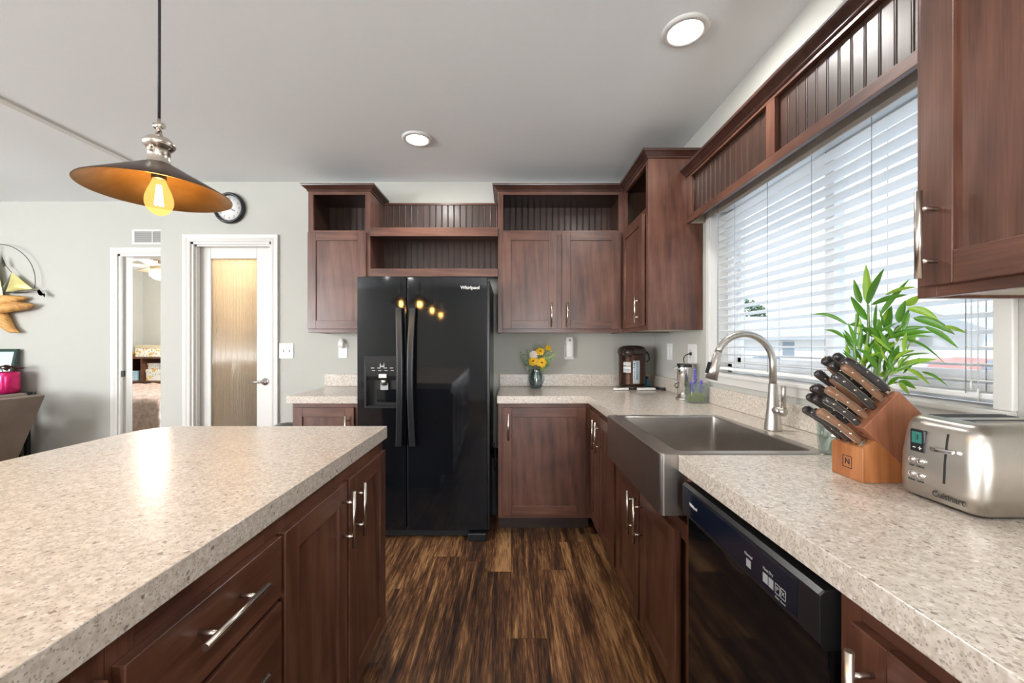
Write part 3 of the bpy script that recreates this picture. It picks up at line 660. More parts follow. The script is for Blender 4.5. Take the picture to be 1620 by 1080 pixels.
MB().box(-.872,-.745,RY+.042,RY+.05,.875,.96).build('cup_rest', BLK, dl, bevel=.002)
b = MB()
random.seed(3)
for i in range(4):
    for k in (0,1): b.box(-.893+i*.040+.006*k, -.893+i*.040+.022+.004*k, RY-.0076, RY-.0066, 1.098-.016*k, 1.101-.016*k)
b.box(-.836,-.833,RY-.0076,RY-.0066,1.108,1.128).box(-.812,-.809,RY-.0076,RY-.0066,1.108,1.128).box(-.836,-.809,RY-.0076,RY-.0066,1.106,1.110).box(-.829,-.826,RY-.0076,RY-.0066,1.112,1.118).box(-.819,-.816,RY-.0076,RY-.0066,1.112,1.118)
b.build('control_icons', WHITEP, dl)
def fhandle(x, side, par):
    b = MB(); secs = []
    for k in range(17):
        q = k/16; z = .602+(1.482-.602)*q; out = .030+.020*math.sin(PI*q); sh = side*.012*math.sin(PI*q)*-1 + side*.008
        if k in (0,16): out = .004
        y = RY+.006-out
        secs.append([Vector((x+sh-.021,y,z)), Vector((x+sh-.016,y-.007,z)), Vector((x+sh+.016,y-.007,z)), Vector((x+sh+.021,y,z)), Vector((x+sh+.018,y+.012,z)), Vector((x+sh-.018,y+.012,z))])
    secs.insert(1, [p+Vector((0,-.024,.0)) for p in secs[0]]); secs.insert(-1, [p+Vector((0,-.024,0)) for p in secs[-1]])
    b.loft(secs, False); b.build('handle', BLKS, par, bevel=.003)
fhandle(RG-.036, -1, dl); fhandle(RG+.036, 1, dr)
MB().box(RX0+.02, RX1-.02, 2.64, 2.68, .012, .056).build('base_grille', BLKS, t, bevel=.003)
for x_ in (RX0+.004, RX1-.12): MB().box(x_, x_+.116, 2.585, 2.68, 0, .05).build('foot_cover', BLKS, t, bevel=.006)
text('logo', 'Whirlpool', .029, (-.262, RY-.0006, 1.612), (1,0,0), (0,0,1), WHITEP, dr, bold=.0006)
t = tag(MB().tube([(-.118,2.9,.55),(-.112,2.85,.50),(-.108,2.84,.44),(-.112,2.86,.38),(-.118,2.9,.35)], .004, 6).build('cord_loop', BLKM, origin=(-.115,2.9,.36)), 'black cord looping beside the refrigerator', 'cord')
t = tag(MB().box(-.140,-.098,2.99,3.285,0,.42).build('drip_tray', BLKM, origin=(-.12,3.1,0), bevel=.004), 'dark slim tray standing in the gap beside the refrigerator', 'tray')
# ------------------------------------------------------------------ dishwasher
t = thing('dishwasher', 'glossy black dishwasher under the right counter', 'dishwasher', (.8,.96,0))
DA, DB = .6615, 1.192
MB().box(.545, 1.1, DA+.004, DB-.004, .02, .862).build('case', BLKS, t)
db = MB().box(.517, .545, DA, DB, .118, .752).build('door', BLK, t, bevel=.004)
cp = MB().prism([(.545,.747),(.512,.747),(.500,.760),(.500,.838),(.508,.8455),(.545,.8465)], DA, DB, axis=1).build('control_panel', BLKS, t, bevel=.002)
MB().box(.4993,.5015,DA+.05,DB-.012,.766,.832).build('control_strip', NAVY, cp, bevel=.0008)
MB().prism([(y, .749-.020*math.sin(PI*(y-.87)/.14)) for y in [.87+.14*k/12 for k in range(13)]]+[(1.01,.756),(.87,.756)], .5155, .522, axis=0).build('pocket_handle', BLKS, cp, bevel=.001)
MB().box(.56,.60,DA+.01,DB-.01,.0,.112).build('toe_kick', BLKM, t)
# note: seen from the aisle, text runs from far (+Y) on the left to near (-Y) on the right
R_, U_ = (0,-1,0), (0,0,1)
text('logo', 'Whirlpool', .011, (.4989, 1.118, .800), R_, U_, WHITEP, cp, bold=.0003)
b = MB(); xx = (.4986, .4993)
for (y0, y1, z0, z1) in ((.849,.865,.777,.793),(.793,.808,.777,.795),(.776,.790,.777,.795)): b.box(*xx, y0, y1, z0, z1)
for (y, s_) in ((.764,'>'),(.748,'x')):
    for q in ((y-.007,y+.007,.776,.7775),(y-.007,y+.007,.794,.7955),(y-.007,y-.006,.776,.7955),(y+.006,y+.007,.776,.7955)): b.box(*xx, *q)
b.build('control_print', GRAYP, cp)
for (s_, y, z, sz) in (('Normal', .857, .802, .009), ('Heat Dry', .792, .804, .008), ('Start', .764, .770, .006), ('Cancel', .748, .770, .005), ('P', .764, .786, .012), ('X', .748, .786, .012)):
    text('lettering', s_, sz, (.4986, y, z), R_, U_, GRAYP, cp)
# ------------------------------------------------------------------ lights
def downlight(x, y, label, on=9):
    t = thing('recessed_light', label, 'ceiling light', (x, y, ZC), 'recessed ceiling lights')
    MB().lathe([(.095,0),(.095,-.004),(.088,-.010),(.072,-.012),(.068,-.006),(.068,0)], (x,y,ZC), 40).build('trim_ring', TRIM, t)
    MB().lathe([(0,-.006),(.068,-.006),(.068,-.003),(0,-.003)], (x,y,ZC), 32).build('lens', LENS, t)
    l = lamp('downlight_lamp', 'AREA', (x, y, ZC-.014), on, (1,.97,.93), (0,0,0), .13); return t
downlight(.73, 1.71, 'round recessed ceiling light nearest the window valance')
downlight(-.60, 2.604, 'round recessed ceiling light in front of the refrigerator')
downlight(.73, -.4, 'round recessed light above the right counter behind the viewer')
downlight(-.60, -1.2, 'round recessed light behind the viewer over the island end')
downlight(-2.2, -2.4, 'round recessed light in the rear room, centre')
downlight(-4.4, 1.2, 'round recessed light over the living area sofa', 14)
def pendant(x, y, label, yaw=0):
    t = thing('pendant_lamp', label, 'pendant lamp', (x, y, 1.668), 'pendant lamps over the island')
    z = 1.668; c = (x,y,z)
    MB().lathe([(.052,ZC-z),(.052,ZC-z-.02),(.046,ZC-z-.026),(0,ZC-z-.026)], c, 24).build('canopy', NICKEL, t)
    MB().tube([(x,y,z+.205),(x+.001,y,z+.5),(x,y,ZC-.02)], .0034, 8).build('cord', BLKM, t)
    MB().cyl((x,y,z+.170),(x,y,z+.205),.0055,.004).cyl((x-.012,y,z+.186),(x+.012,y,z+.186),.0085,.0085,12).tube([(x-.0305,y,z+.118),(x-.012,y,z+.14),(x,y,z+.182)],.0035,8).tube([(x+.0305,y,z+.118),(x+.012,y,z+.14),(x,y,z+.182)],.0035,8).cyl((x,y-.034,z+.108),(x,y+.034,z+.108),.005,.005,10).tube([(x,y-.031,z+.108),(x,y-.014,z+.150),(x,y,z+.178)],.003,8).build('yoke', NICKEL, t)
    MB().lathe([(.034,.072),(.030,.080),(.026,.084),(.025,.116),(.028,.118),(.0345,.126),(.0375,.132),(.036,.139),(.026,.150),(.014,.155),(0,.156)], c, 32).build('socket_cap', NICKEL, t)
    b = MB(); b.mat(0).lathe([(.033,.078),(.036,.076),(.100,.040),(.168,.001),(.1695,-.001)], c, 64)
    b.mat(1).lathe([(.1695,-.001),(.166,-.0015),(.099,.037),(.035,.0725),(0,.074)], c, 64)
    # drop the closing discs of the open lathe
    keep = [i for i, f in enumerate(b.f) if len(f) <= 4]
    b.f = [b.f[i] for i in keep]; b.m = [b.m[i] for i in keep]; b.sm = [b.sm[i] for i in keep]
    b.build('shade', [BRONZE, COPPER], t)
    MB().lathe([(.017,.072),(.017,.038),(0,.036)], c, 16).build('socket', BLKS, t)
    bb = MB().lathe([(.013,.042),(.0145,.036),(.018,.026),(.022,.015),(.026,.005),(.029,-.004),(.0315,-.014),(.0325,-.024),(.0315,-.034),(.028,-.044),(.022,-.053),(.014,-.059),(.006,-.0625),(0,-.063)], c, 36).build('bulb', BULB, t)
    f = MB()
    for k in range(6):
        a = k*PI/3; q = Vector((math.cos(a), math.sin(a), 0))*.009
        f.tube([Vector(c)+q*.5+Vector((0,0,.02)), Vector(c)+q+Vector((0,0,-.036))], .0020, 5)
    f.build('filament', FILAMENT, bb)
    lamp('pendant_glow', 'POINT', (x, y, z-.012), 5.0, (1,.66,.32), soft=.03)
pendant(-.98, 1.135, 'bronze cone pendant lamp nearest the clock with glowing bulb')
pendant(-.98, .42, 'middle bronze cone pendant over the island')
pendant(-.98, -.30, 'rear bronze cone pendant over the island end')
# ------------------------------------------------------------------ wall items
def plate(name, label, cat, c, u, n, w, h, group='wall plates'):
    """c: centre; u: horizontal direction; n: outward"""
    t = thing(name, label, cat, c, group); c, u, n = Vector(c), Vector(u), Vector(n); zz = Vector((0,0,1))
    MB().obox(c+n*.003, u*(w/2), n*.003, zz*(h/2)).build('plate', WHITEP, t, bevel=.002)
    return t, c, u, n, zz
t, c, u, n, zz = plate('light_switch', 'white double toggle switch beside the pantry door', 'light switch', (-1.816,YB,1.20), (1,0,0), (0,-1,0), .117, .122)
for s_ in (-1,1):
    MB().obox(c+u*.023*s_+n*.009, u*.005, n*.007, zz*.011).build('toggle', WHITEP, t, bevel=.002)
def outlet(t, c, u, n, zz, dz=0):
    for s_ in (-1,1):
        b = MB(); q = c+zz*(.021*s_+dz)+n*.0065
        b.obox(q, u*.016, n*.0012, zz*.014); f = b.build('receptacle', WHITEP, t, bevel=.001)
        MB().obox(q-u*.006+n*.0013, u*.001, n*.0005, zz*.004).obox(q+u*.006+n*.0013, u*.001, n*.0005, zz*.004).build('slot', INK, f)
t, c, u, n, zz = plate('outlet', 'white outlet holding a small plug-in night light, left of refrigerator', 'outlet', (-1.358,YB,1.200), (1,0,0), (0,-1,0), .070, .116); outlet(t, c, u, n, zz)
t2 = thing('night_light', 'small white plug-in light on the outlet left of the refrigerator', 'night light', (-1.363,YB-.01,1.235))
MB().loft([rrect(-1.363, YB-.024, .021, .016, .008, z, 4) for z in (1.225,1.262)]+[rrect(-1.363, YB-.020, .016, .012, .008, 1.288, 4), rrect(-1.363, YB-.018, .008, .008, .006, 1.296, 4)]).build('housing', WHITEP, t2)
t, c, u, n, zz = plate('outlet', 'white outlet behind the white air freshener on the back wall', 'outlet', (.468,YB,1.190), (1,0,0), (0,-1,0), .074, .118); outlet(t, c, u, n, zz)
t2 = thing('air_freshener', 'tall white plug-in air freshener on the back wall', 'air freshener', (.466,YB-.01,1.16))
MB().loft([rrect(.466, YB-.034, .030, .026, .014, z, 5) for z in (1.150,1.158)]+[rrect(.466, YB-.034, .031, .026, .014, 1.28, 5), rrect(.466, YB-.034, .028, .023, .014, 1.304, 5), rrect(.466, YB-.034, .018, .014, .010, 1.312, 5)]).build('housing', WHITEP, t2)
MB().lathe([(0,.001),(.009,.001),(.010,0)], (.466,YB-.061,1.285), 16, (0,-1,0)).build('sensor', GRAYP, t2)
t, c, u, n, zz = plate('light_switch', 'white rocker switch plate on the right wall near the corner', 'light switch', (XW,2.953,1.199), (0,1,0), (-1,0,0), .095, .119)
for s_ in (-1,1): MB().obox(c+u*.023*s_+n*.008, u*.015, n*.002, zz*.033).build('rocker', WHITEP, t, bevel=.001)
t, c, u, n, zz = plate('outlet', 'white outlet on the right wall with a black plug in it', 'outlet', (XW,2.585,1.190), (0,1,0), (-1,0,0), .12, .124); outlet(t, c+u*.02, u, n, zz)
# clock
t = thing('wall_clock', 'round black rimmed wall clock above the pantry door', 'clock', (-2.267,YB,2.348)); cc = Vector((-2.267,YB,2.348))
MB().lathe([(0,0),(.120,0),(.125,.006),(.125,.024),(.117,.034),(.107,.034),(.101,.026),(.101,.014)], cc, 56, (0,-1,0)).build('rim', BLKS, t)
cf = MB().lathe([(0,.0165),(.1005,.0165),(.1005,.014)], cc, 48, (0,-1,0)).build('clock_face', WHITEP, t)
for k in range(1,13):
    a = math.radians(90-30*k); text('lettering', str(k), .021, cc+Vector((math.cos(a)*.078,-.0169,math.sin(a)*.078)), (1,0,0), (0,0,1), INK, cf, depth=.0003)
b = MB()
for k in range(60):
    a = 2*PI*k/60; r1 = .092; r0 = .096 if k % 5 else .089
    e = Vector((math.cos(a),0,math.sin(a))); b.obox(cc+e*.094+Vector((0,-.0169,0)), e*(.002 if k%5 else .004), Vector((0,.0003,0)), Vector((-e.z,0,e.x))*.0005)
b.build('minute_marks', INK, cf)
def hand(nm, a, L, w):
    e = Vector((math.sin(a),0,math.cos(a))); MB().obox(cc+e*(L*.4)+Vector((0,-.020,0)), e*(L*.6), Vector((0,.0006,0)), Vector((e.z,0,-e.x))*w).build(nm, INK, t)
hand('hour_hand', math.radians(119), .052, .0028); hand('minute_hand', math.radians(348), .080, .002); hand('second_hand', math.radians(268), .05, .0006)
# wall vent over the bedroom door
t = thing('wall_vent', 'white metal air return grille above the bedroom doorway', 'vent', (-3.29,YF,2.236))
b = MB(); b.box(-3.472,-3.10,YF-.008,YF,2.167,2.187).box(-3.472,-3.10,YF-.008,YF,2.286,2.306).box(-3.472,-3.448,YF-.008,YF,2.187,2.286).box(-3.124,-3.10,YF-.008,YF,2.187,2.286).box(-3.29,-3.28,YF-.009,YF,2.187,2.286)
b.build('frame', TRIM, t, bevel=.002)
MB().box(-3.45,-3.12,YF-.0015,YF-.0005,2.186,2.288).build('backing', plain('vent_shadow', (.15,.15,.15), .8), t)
b = MB()
for k in range(11):
    z = 2.192+k*.0088; b.obox((-3.285,YF-.005,z), (.164,0,0), (0,.0035,.002), (0,.0003,.0014))
b.build('slats', TRIM, t)
# ------------------------------------------------------------------ counter things: back corner
def jarprof(): return [(0,.004),(.034,.004),(.036,0),(.040,.002),(.047,.015),(.052,.05),(.050,.09),(.041,.122),(.037,.135),(.040,.148),(.038,.149),(.035,.137),(.039,.120),(.048,.09),(.050,.05),(.044,.016),(.030,.008),(0,.008)]
VX, VY = .192, 3.13
t = thing('flower_vase', 'blue grey glass jar with a wire loop, near the refrigerator', 'vase', (VX,VY,.9145))
MB().lathe(jarprof(), (VX,VY,.9145), 28).build('jar', JAR, t)
b = MB(); b.tube([(VX+.056*math.cos(a),VY-.040,.9145+.075+.056*math.sin(a)) for a in [math.radians(q) for q in range(130,411,14)]], .0022, 7); o = b.build('wire_hoop', BRONZE, t); o['label'] = 'copper wire hoop round the jar'
MB().box(VX-.062,VX+.03,VY-.055,VY+.03,.9143,.9147).build('coaster', JAR, t) if False else None
def flower(name, label, c, petals, r, mat, cmat, base, tilt=(0,-1,.35), layers=1, group=None, cat='flower'):
    c = Vector(c); ax = Vector(tilt).normalized(); t = thing(name, label, cat, tuple(base), group)
    q = Vector((1,0,0)); q = (q-ax*q.dot(ax)).normalized(); w2 = ax.cross(q); b = MB()
    for L in range(layers):
        for k in range(petals):
            a = 2*PI*(k+.5*L)/petals+random.uniform(-.08,.08); e = q*math.cos(a)+w2*math.sin(a); s = ax.cross(e); rr = r*(1-.28*L)*random.uniform(.9,1.05)
            pts = []
            for (f_, wd, h_) in ((.12,.07,0),(.45,.19,.12),(.75,.18,.08),(1,.03,-.10)):
                p = c+e*(rr*f_)+ax*(rr*(h_+.22*L)); pts.append((p-s*rr*wd, p+ax*rr*-.05, p+s*rr*wd))
            vs = [v for tr in pts for v in tr]; fs = []
            for i in range(3):
                for j in range(2): fs.append((i*3+j, i*3+j+1, (i+1)*3+j+1, (i+1)*3+j))
            b.add(vs, fs, True)
    b.build('petals', mat, t); 
    if cmat: MB().ball(c+ax*r*.1, r*.27, sz=.6).build('centre', cmat, t)
    MB().tube([c-ax*.004, c*.6+Vector(base)*.4+Vector((0,.004,0)), Vector(base)], .0022, 6).build('stem', STEM, t)
    return t
def vp(cx, cy, Y): return px(800+cx/9.82, 520+cy/9.82, Y)
bs = Vector((VX,VY,.93))
flower('yellow_flower', 'yellow flower at lower left of the jar bouquet', vp(430,500,3.08), 13, .042, YEL, BRN, bs, (-.3,-1,.2), 2)
flower('yellow_flower', 'yellow flower at lower right of the jar bouquet', vp(560,525,3.07), 13, .042, YEL, BRN, bs+Vector((.008,0,0)), (.2,-1,.1), 2)
flower('yellow_flower', 'yellow flower at the middle top of the jar bouquet', vp(535,350,3.10), 12, .038, YEL, BRN, bs+Vector((0,.008,0)), (0,-1,.5), 2)
flower('yellow_flower', 'small yellow flower highest on the right of the bouquet', vp(665,300,3.13), 12, .030, YEL, None, bs+Vector((.008,.008,0)), (.4,-1,.6), 2)
flower('cream_flower', 'cream rose in the jar bouquet', vp(430,405,3.09), 11, .038, WHTF, WHTF, bs+Vector((-.008,0,0)), (-.3,-1,.5), 3)
def sprig(name, label, tips, base, mat, n=22, lr=.017, cat='leaf sprig'):
    t = thing(name, label, cat, tuple(base)); b = MB(); lf = MB()
    for tip in tips:
        tip = Vector(tip); base_ = Vector(base); midp = (tip+base_)/2+Vector((random.uniform(-.008,.008),0,.015))
        P = [base_*(1-q)**2+midp*2*q*(1-q)+tip*q*q for q in [k/8 for k in range(9)]]
        b.tube(P, .0012, 5)
        for k in range(n):
            q = .5+.5*k/n; p = base_*(1-q)**2+midp*2*q*(1-q)+tip*q*q
            d = Vector((random.uniform(-1,1), random.uniform(-1,.3), random.uniform(-.4,1))).normalized(); s = d.cross(Vector((0,1,.2))).normalized()*lr*.42
            lf.add([p, p+d*lr*.6+s, p+d*lr*1.3, p+d*lr*.6-s], [(0,1,2,3)])
    b.build('stem', STEM, t); lf.build('leaves', mat, t); return t
sprig('eucalyptus_sprig', 'grey green sprig on the left of the jar bouquet', [vp(240,360,3.12), vp(270,450,3.1), vp(320,320,3.13), vp(370,350,3.11)], bs, EUC)
sprig('eucalyptus_sprig', 'dark green sprig behind the top yellow flowers', [vp(480,250,3.14), vp(540,250,3.14), vp(650,380,3.13)], bs, EUC)
sprig('leaf_sprig', 'lime green sprig on the right of the jar bouquet', [vp(650,400,3.1), vp(690,450,3.1), vp(620,440,3.09), vp(780,370,3.13), vp(690,330,3.12)], bs, LIME)
sprig('leaf_sprig', 'single tall thin sprig rising above the bouquet', [vp(668,130,3.14), vp(560,200,3.14)], bs, LIME, n=4)
# airpot
AX, AY, AZ = .925, 3.125, .9145
t = thing('airpot', 'brown electric hot water dispenser in the back corner', 'airpot', (AX,AY,AZ))
prof = [(.085,.0),(.095,.004),(.098,.018)]
MB().lathe([(.098,0),(.102,.004),(.102,.020),(.096,.026)], (AX,AY,AZ), 40).build('base', MBLACK, t)
MB().lathe([(.096,.024),(.098,.04),(.099,.25),(.101,.262)], (AX,AY,AZ), 44).build('body', MBROWN, t)
MB().lathe([(.101,.262),(.106,.27),(.106,.292),(.096,.312),(.07,.325),(.03,.330),(0,.330)], (AX,AY,AZ), 44).build('lid', MBLACK, t)
MB().loft([[Vector((AX-.05+math.cos(a)*.040*s_, AY-.075-(.05*s_ if math.sin(a)<0 else .02)*abs(math.sin(a)), AZ+z)) for a in [2*PI*k/20 for k in range(20)]] for z, s_ in ((.243,.6),(.255,1),(.290,1.05),(.308,.7))]).build('spout_hood', MBLACK, t)
MB().tube([(AX+.106,AY-.01,AZ+.285),(AX+.122,AY-.02,AZ+.26),(AX+.124,AY-.03,AZ+.22),(AX+.105,AY-.03,AZ+.205)], .006, 8).build('carry_handle', MBLACK, t)
def curved_label(a0, a1, z0, z1, r, mat, name, par, n=10):
    b = MB(); vs = []
    for k in range(n+1):
        a = a0+(a1-a0)*k/n
        for rr, z in ((r,z0),(r,z1)): vs.append((AX+rr*math.cos(a), AY+rr*math.sin(a), AZ+z))
    vi = [(AX+(r-.002)*math.cos(a0+(a1-a0)*k/n), AY+(r-.002)*math.sin(a0+(a1-a0)*k/n), AZ+z) for k in range(n+1) for z in (z0,z1)]
    m = 2*(n+1); fs = []
    for k in range(n):
        fs += [(2*k,2*k+2,2*k+3,2*k+1), (m+2*k,m+2*k+1,m+2*k+3,m+2*k+2), (2*k,m+2*k,m+2*k+2,2*k+2), (2*k+1,2*k+3,m+2*k+3,m+2*k+1)]
    fs += [(0,1,m+1,m), (2*n,m+2*n,m+2*n+1,2*n+1)]
    b.add(vs+vi, fs, True); return b.build(name, mat, par)
rad = math.radians
g_ = curved_label(rad(258), rad(288), .045, .215, .1008, plain('gauge_frame', (.62,.66,.68), .3), 'water_gauge', t)
curved_label(rad(270), rad(281), .075, .205, .1022, plain('gauge_window', (.30,.42,.50), .15), 'gauge_window', g_)
b = MB()
for k in range(8):
    z = .085+k*.0155; a = rad(263); b.obox((AX+.1015*math.cos(a), AY+.1015*math.sin(a), AZ+z), (.004,0,0), (0,.0012,0), (0,0,.0035 if k%2 else .002))
b.build('gauge_marks', INK, g_)
curved_label(rad(216), rad(250), .125, .205, .1008, WHITEP, 'label', t)
a = rad(234); text('lettering', 'Micom', .022, (AX+.103*math.cos(a), AY+.103*math.sin(a), AZ+.175), (-math.sin(a),math.cos(a),0) if False else (math.cos(a+PI/2),math.sin(a+PI/2),0), (0,0,1), INK, t)
MB().obox((AX+.1025*math.cos(a), AY+.1025*math.sin(a), AZ+.148), Vector((math.cos(a+PI/2),math.sin(a+PI/2),0))*.018, Vector((math.cos(a),math.sin(a),0))*.0008, (0,0,.006)).build('label_print', GRAYP, t)
def tool(name, label, a, b_, w, h, mat, m2, cat):
    a, b_ = Vector(a), Vector(b_); d = (b_-a); L = d.length; d.normalize(); s = Vector((-d.y,d.x,0)); c = (a+b_)/2
    t = thing(name, label, cat, tuple(c))
    MB().obox(c, d*(L/2), s*w, Vector((0,0,h))).build('handle', mat, t, bevel=min(w,h)*.7, seg=3)
    if m2: MB().tube([b_-d*.01, b_+d*.06+s*.01, b_+d*.10+s*.03], [.007,.006,.003], 6).build('loop', m2, t)
    return t
tool('bag_clip', 'cream kitchen tool lying left in front of the airpot', (.752,2.99,.924), (.862,3.0,.924), .014, .008, WHITEP, None, 'kitchen tool')
tool('kitchen_tongs', 'cream handled tool lying right in front of the airpot', (.925,2.985,.925), (1.055,2.99,.925), .020, .009, WHITEP, None, 'kitchen tool')
tag(MB().tube([(1.0,3.02,.921),(1.03,3.06,.93),(1.075,3.055,.926),(1.10,3.0,.924),(1.12,2.97,.924)], [.005,.009,.008,.010,.012], 8).build('cord_loop', BLKM, origin=(1.05,3.05,.9145)), 'black cord and plug lying on the counter beside the airpot', 'cord')
t = thing('small_bottle', 'small blue bottle standing between airpot and corner', 'bottle', (1.065,3.20,.9145))
MB().lathe([(0,0),(.020,0),(.022,.004),(.022,.05),(.012,.062),(.010,.07),(0,.07)], (1.065,3.20,.9145), 18).build('bottle_body', plain('blue_plastic', (.03,.16,.30), .3), t)
MB().lathe([(.011,.07),(.011,.085),(0,.086)], (1.065,3.20,.9145), 14).build('cap', BLKM, t)
# electric can opener
OX, OY = 1.058, 2.49
t = thing('can_opener', 'tall chrome cylinder electric can opener beside the lavender', 'can opener', (OX,OY,.9145))
MB().lathe([(.050,0),(.052,.004),(.050,.010),(.042,.012)], (OX,OY,.9145), 32).build('base', STEEL, t)
MB().lathe([(.042,.010),(.042,.205),(.040,.216),(.034,.220),(0,.221)], (OX,OY,.9145), 36).build('body', CHROME, t)
MB().lathe([(.0425,.196),(.0432,.198),(.0432,.214),(.040,.218)], (OX,OY,.9145), 32).build('top_band', BLKS, t)
MB().cyl((OX-.040,OY-.012,1.105),(OX-.060,OY-.02,1.10),.010,.008,14).obox((OX-.064,OY-.022,1.108), (.013,0,.006), (0,.004,0), (0,0,.006)).build('cutter_lever', CHROME, t, bevel=.001)
MB().tube([(OX-.042,OY,.985),(OX-.056,OY,.990),(OX-.057,OY,1.008),(OX-.044,OY,1.012)], .0028, 6).build('hook', BLKM, t)
tag(MB().tube([(OX+.01,OY+.03,1.137),(OX+.012,OY+.04,1.165),(1.09,OY+.06,1.182),(1.125,2.575,1.19),(1.141,2.59,1.19)], [.003,.003,.003,.004,.012], 8).build('power_plug', BLKM, origin=(1.12,2.58,1.19)), 'black plug and cord running from the can opener to the outlet', 'cord')
# lavender glass
LX, LY = 1.063, 2.345
t = thing('lavender_glass', 'clear square glass holding lavender, right of the can opener', 'glass', (LX,LY,.9145))
def sqr(h, z): return rrect(LX, LY, h, h, .008, .9145+z, 3)
MB().loft([sqr(.046,0), sqr(.050,.112), sqr(.047,.112), sqr(.043,.006)]).build('tumbler', CLEAR, t)
b = MB(); random.seed(5)
for k in range(90):
    x, y = random.uniform(-.036,.036), random.uniform(-.036,.036); z0 = .9245; h_ = random.uniform(.03,.055)
    b.tube([(LX+x,LY+y,z0), (LX+x+random.uniform(-.008,.008),LY+y,z0+h_)], [.0022,.0008], 4)
tag(b.build('green_moss', MOSS, origin=(LX,LY,.9245)), 'lime green moss filling the bottom of the lavender glass', 'moss', kind='stuff')
for k, (cx, cy, lab) in enumerate(((-.030,0,'left'),(.0,.012,'tallest middle'),(.028,-.01,'right'),(.040,.01,'far right drooping'))):
    h_ = (.105,.185,.115,.085)[k]; t = thing('lavender_sprig', lab+' purple lavender sprig in the clear glass', 'flower', (LX+cx*.5,LY+cy,.93))
    p0 = Vector((LX+cx*.5,LY+cy,.93)); p1 = Vector((LX+cx,LY+cy,.93+h_)); MB().tube([p0,p1], .0012, 5).build('stem', STEM, t)
    b = MB()
    for q in range(26):
        s_ = .45+.55*q/26; p = p0.lerp(p1, s_); a = q*2.4; b.ball(p+Vector((math.cos(a),math.sin(a),0))*.0075*(1.15-s_*.6), .0055*(1.3-s_*.5), seg=6, rings=4)
    b.build('blossom', LAV, t)
# ------------------------------------------------------------------ knife block
BYN, BYF = .972, 1.066
t = thing('knife_block', 'two tone wooden knife block between faucet and toaster', 'knife block', (.90,1.02,.9145))
z0 = .9145
MB().prism([(.838,z0),(1.05,z0),(1.05,z0+.05),(.93,z0+.14),(.866,z0+.098),(.838,z0+.082)], BYN, BYF, axis=1).build('base', BLOCKW, t, bevel=.0015)
MB().prism([(.836,1.046),(.922,1.134),(1.048,1.010),(.966,.925)], BYN-.004, BYF+.004, axis=1).build('slotted_block', BLOCKD, t, bevel=.0015)
text('logo', 'N', .020, (.8374,1.016,z0+.040), (0,-1,0), (0,0,1), INK, t)
b = MB()
for q in ((1.002,1.0035,.939,.969),(1.0285,1.030,.939,.969),(1.002,1.030,.939,.9405),(1.002,1.030,.9675,.969)): b.box(.8372,.8378,*q)
b.build('logo_frame', INK, t)
kd = Vector((-.70,.04,.71)).normalized()
HM = plain('knife_handle_black', (.028,.024,.024), .25, coat=.4); HW = plain('handle_brown_and_reflection', (.20,.10,.055), .35); BOL = plain('bolster_steel', (.62,.58,.52), .2, metal=1)
def knife_proto(kind):
    """local: handle runs along +Z from the bolster; blade edge plane is X-Z"""
    t = thing('kitchen_knife', 'x', 'knife', (0,0,0), 'knives in the wooden block'); t.name = 'kitchen_knife'
    L = {'steak':.115,'chef':.130,'steel':.105,'cleaver':.125,'tan':.124}[kind]
    MB().obox((0,0,-.012), (.0095,0,0), (0,.0012,0), (0,0,.016)).build('blade', BOL, t, local=True)
    if kind == 'steel':
        MB().lathe([(.0125,.006),(.014,.02),(.0125,.06),(.0145,L),(.0,L+.001)], (0,0,0), 18).build('handle', HW if True else HM, t, local=True)
        MB().lathe([(.0125,0),(.0125,.007)], (0,0,0), 18).build('bolster', BOL, t, local=True)
        return t
    prof = [(.0,.0085,.0062),(.012,.0095,.0068),(.04,.0105,.0078),(.06,.0092,.0074),(.085,.0108,.0082),(L-.014,.0135,.0082),(L-.004,.0125,.0075),(L,.0080,.0050)]
    if kind == 'cleaver': prof = [(h_, w_*1.15, d_*1.2) for h_, w_, d_ in prof]
    else: prof = [(h_, w_*.88, d_*.86) for h_, w_, d_ in prof]
    secs = []
    for (h_, w_, d_) in prof:
        bend = .012*(h_/L)**2 if kind != 'cleaver' else .022*(h_/L)**2
        secs.append([Vector((w_*math.cos(a)*(1 if abs(math.cos(a))<.9 else .96)-bend, d_*math.sin(a), h_)) for a in [2*PI*k/14 for k in range(14)]])
    MB().loft(secs).build('handle', HW if kind == 'tan' else HM, t, local=True)  # brown variant puts a reflection on a black handle into the colour
    MB().obox((0,0,-.001),(.0098,0,0),(0,.007,0),(0,0,.006)).build('bolster', BOL, t, local=True, bevel=.001)
    b = MB().loft([[Vector((x_*(w_+.0004)-(.022 if kind == 'cleaver' else .012)*(h_/L)**2, y_*.0011, h_)) for x_, y_ in ((-1,-1),(1,-1),(1,1),(-1,1))] for h_, w_, d_ in prof[1:-1]], False); b.build('tang', BOL, t, local=True)
    for h_ in (.3,.55,.8): MB().cyl((-.002-.012*h_*h_,-.0092,L*h_),(-.002-.012*h_*h_,.0092,L*h_),.0022,.0022,8).build('rivet', BOL, t, local=True)
    return t
protos = {k: knife_proto(k) for k in ('steak','chef','steel','cleaver','tan')}; usedp = set()
rows = ['lowest row','second row','third row','fourth row','fifth row','top row']; cols = ['on the side nearest the window wall end','in the middle','on the side nearest the viewer']
P1, P2 = Vector((.842,0,1.004)), Vector((.915,0,1.126))
layout = [(0,.00,'steak'),(1,.20,'steak'),(2,.38,'chef'),(3,.58,'chef'),(4,.78,'chef'),(5,.96,'chef')]
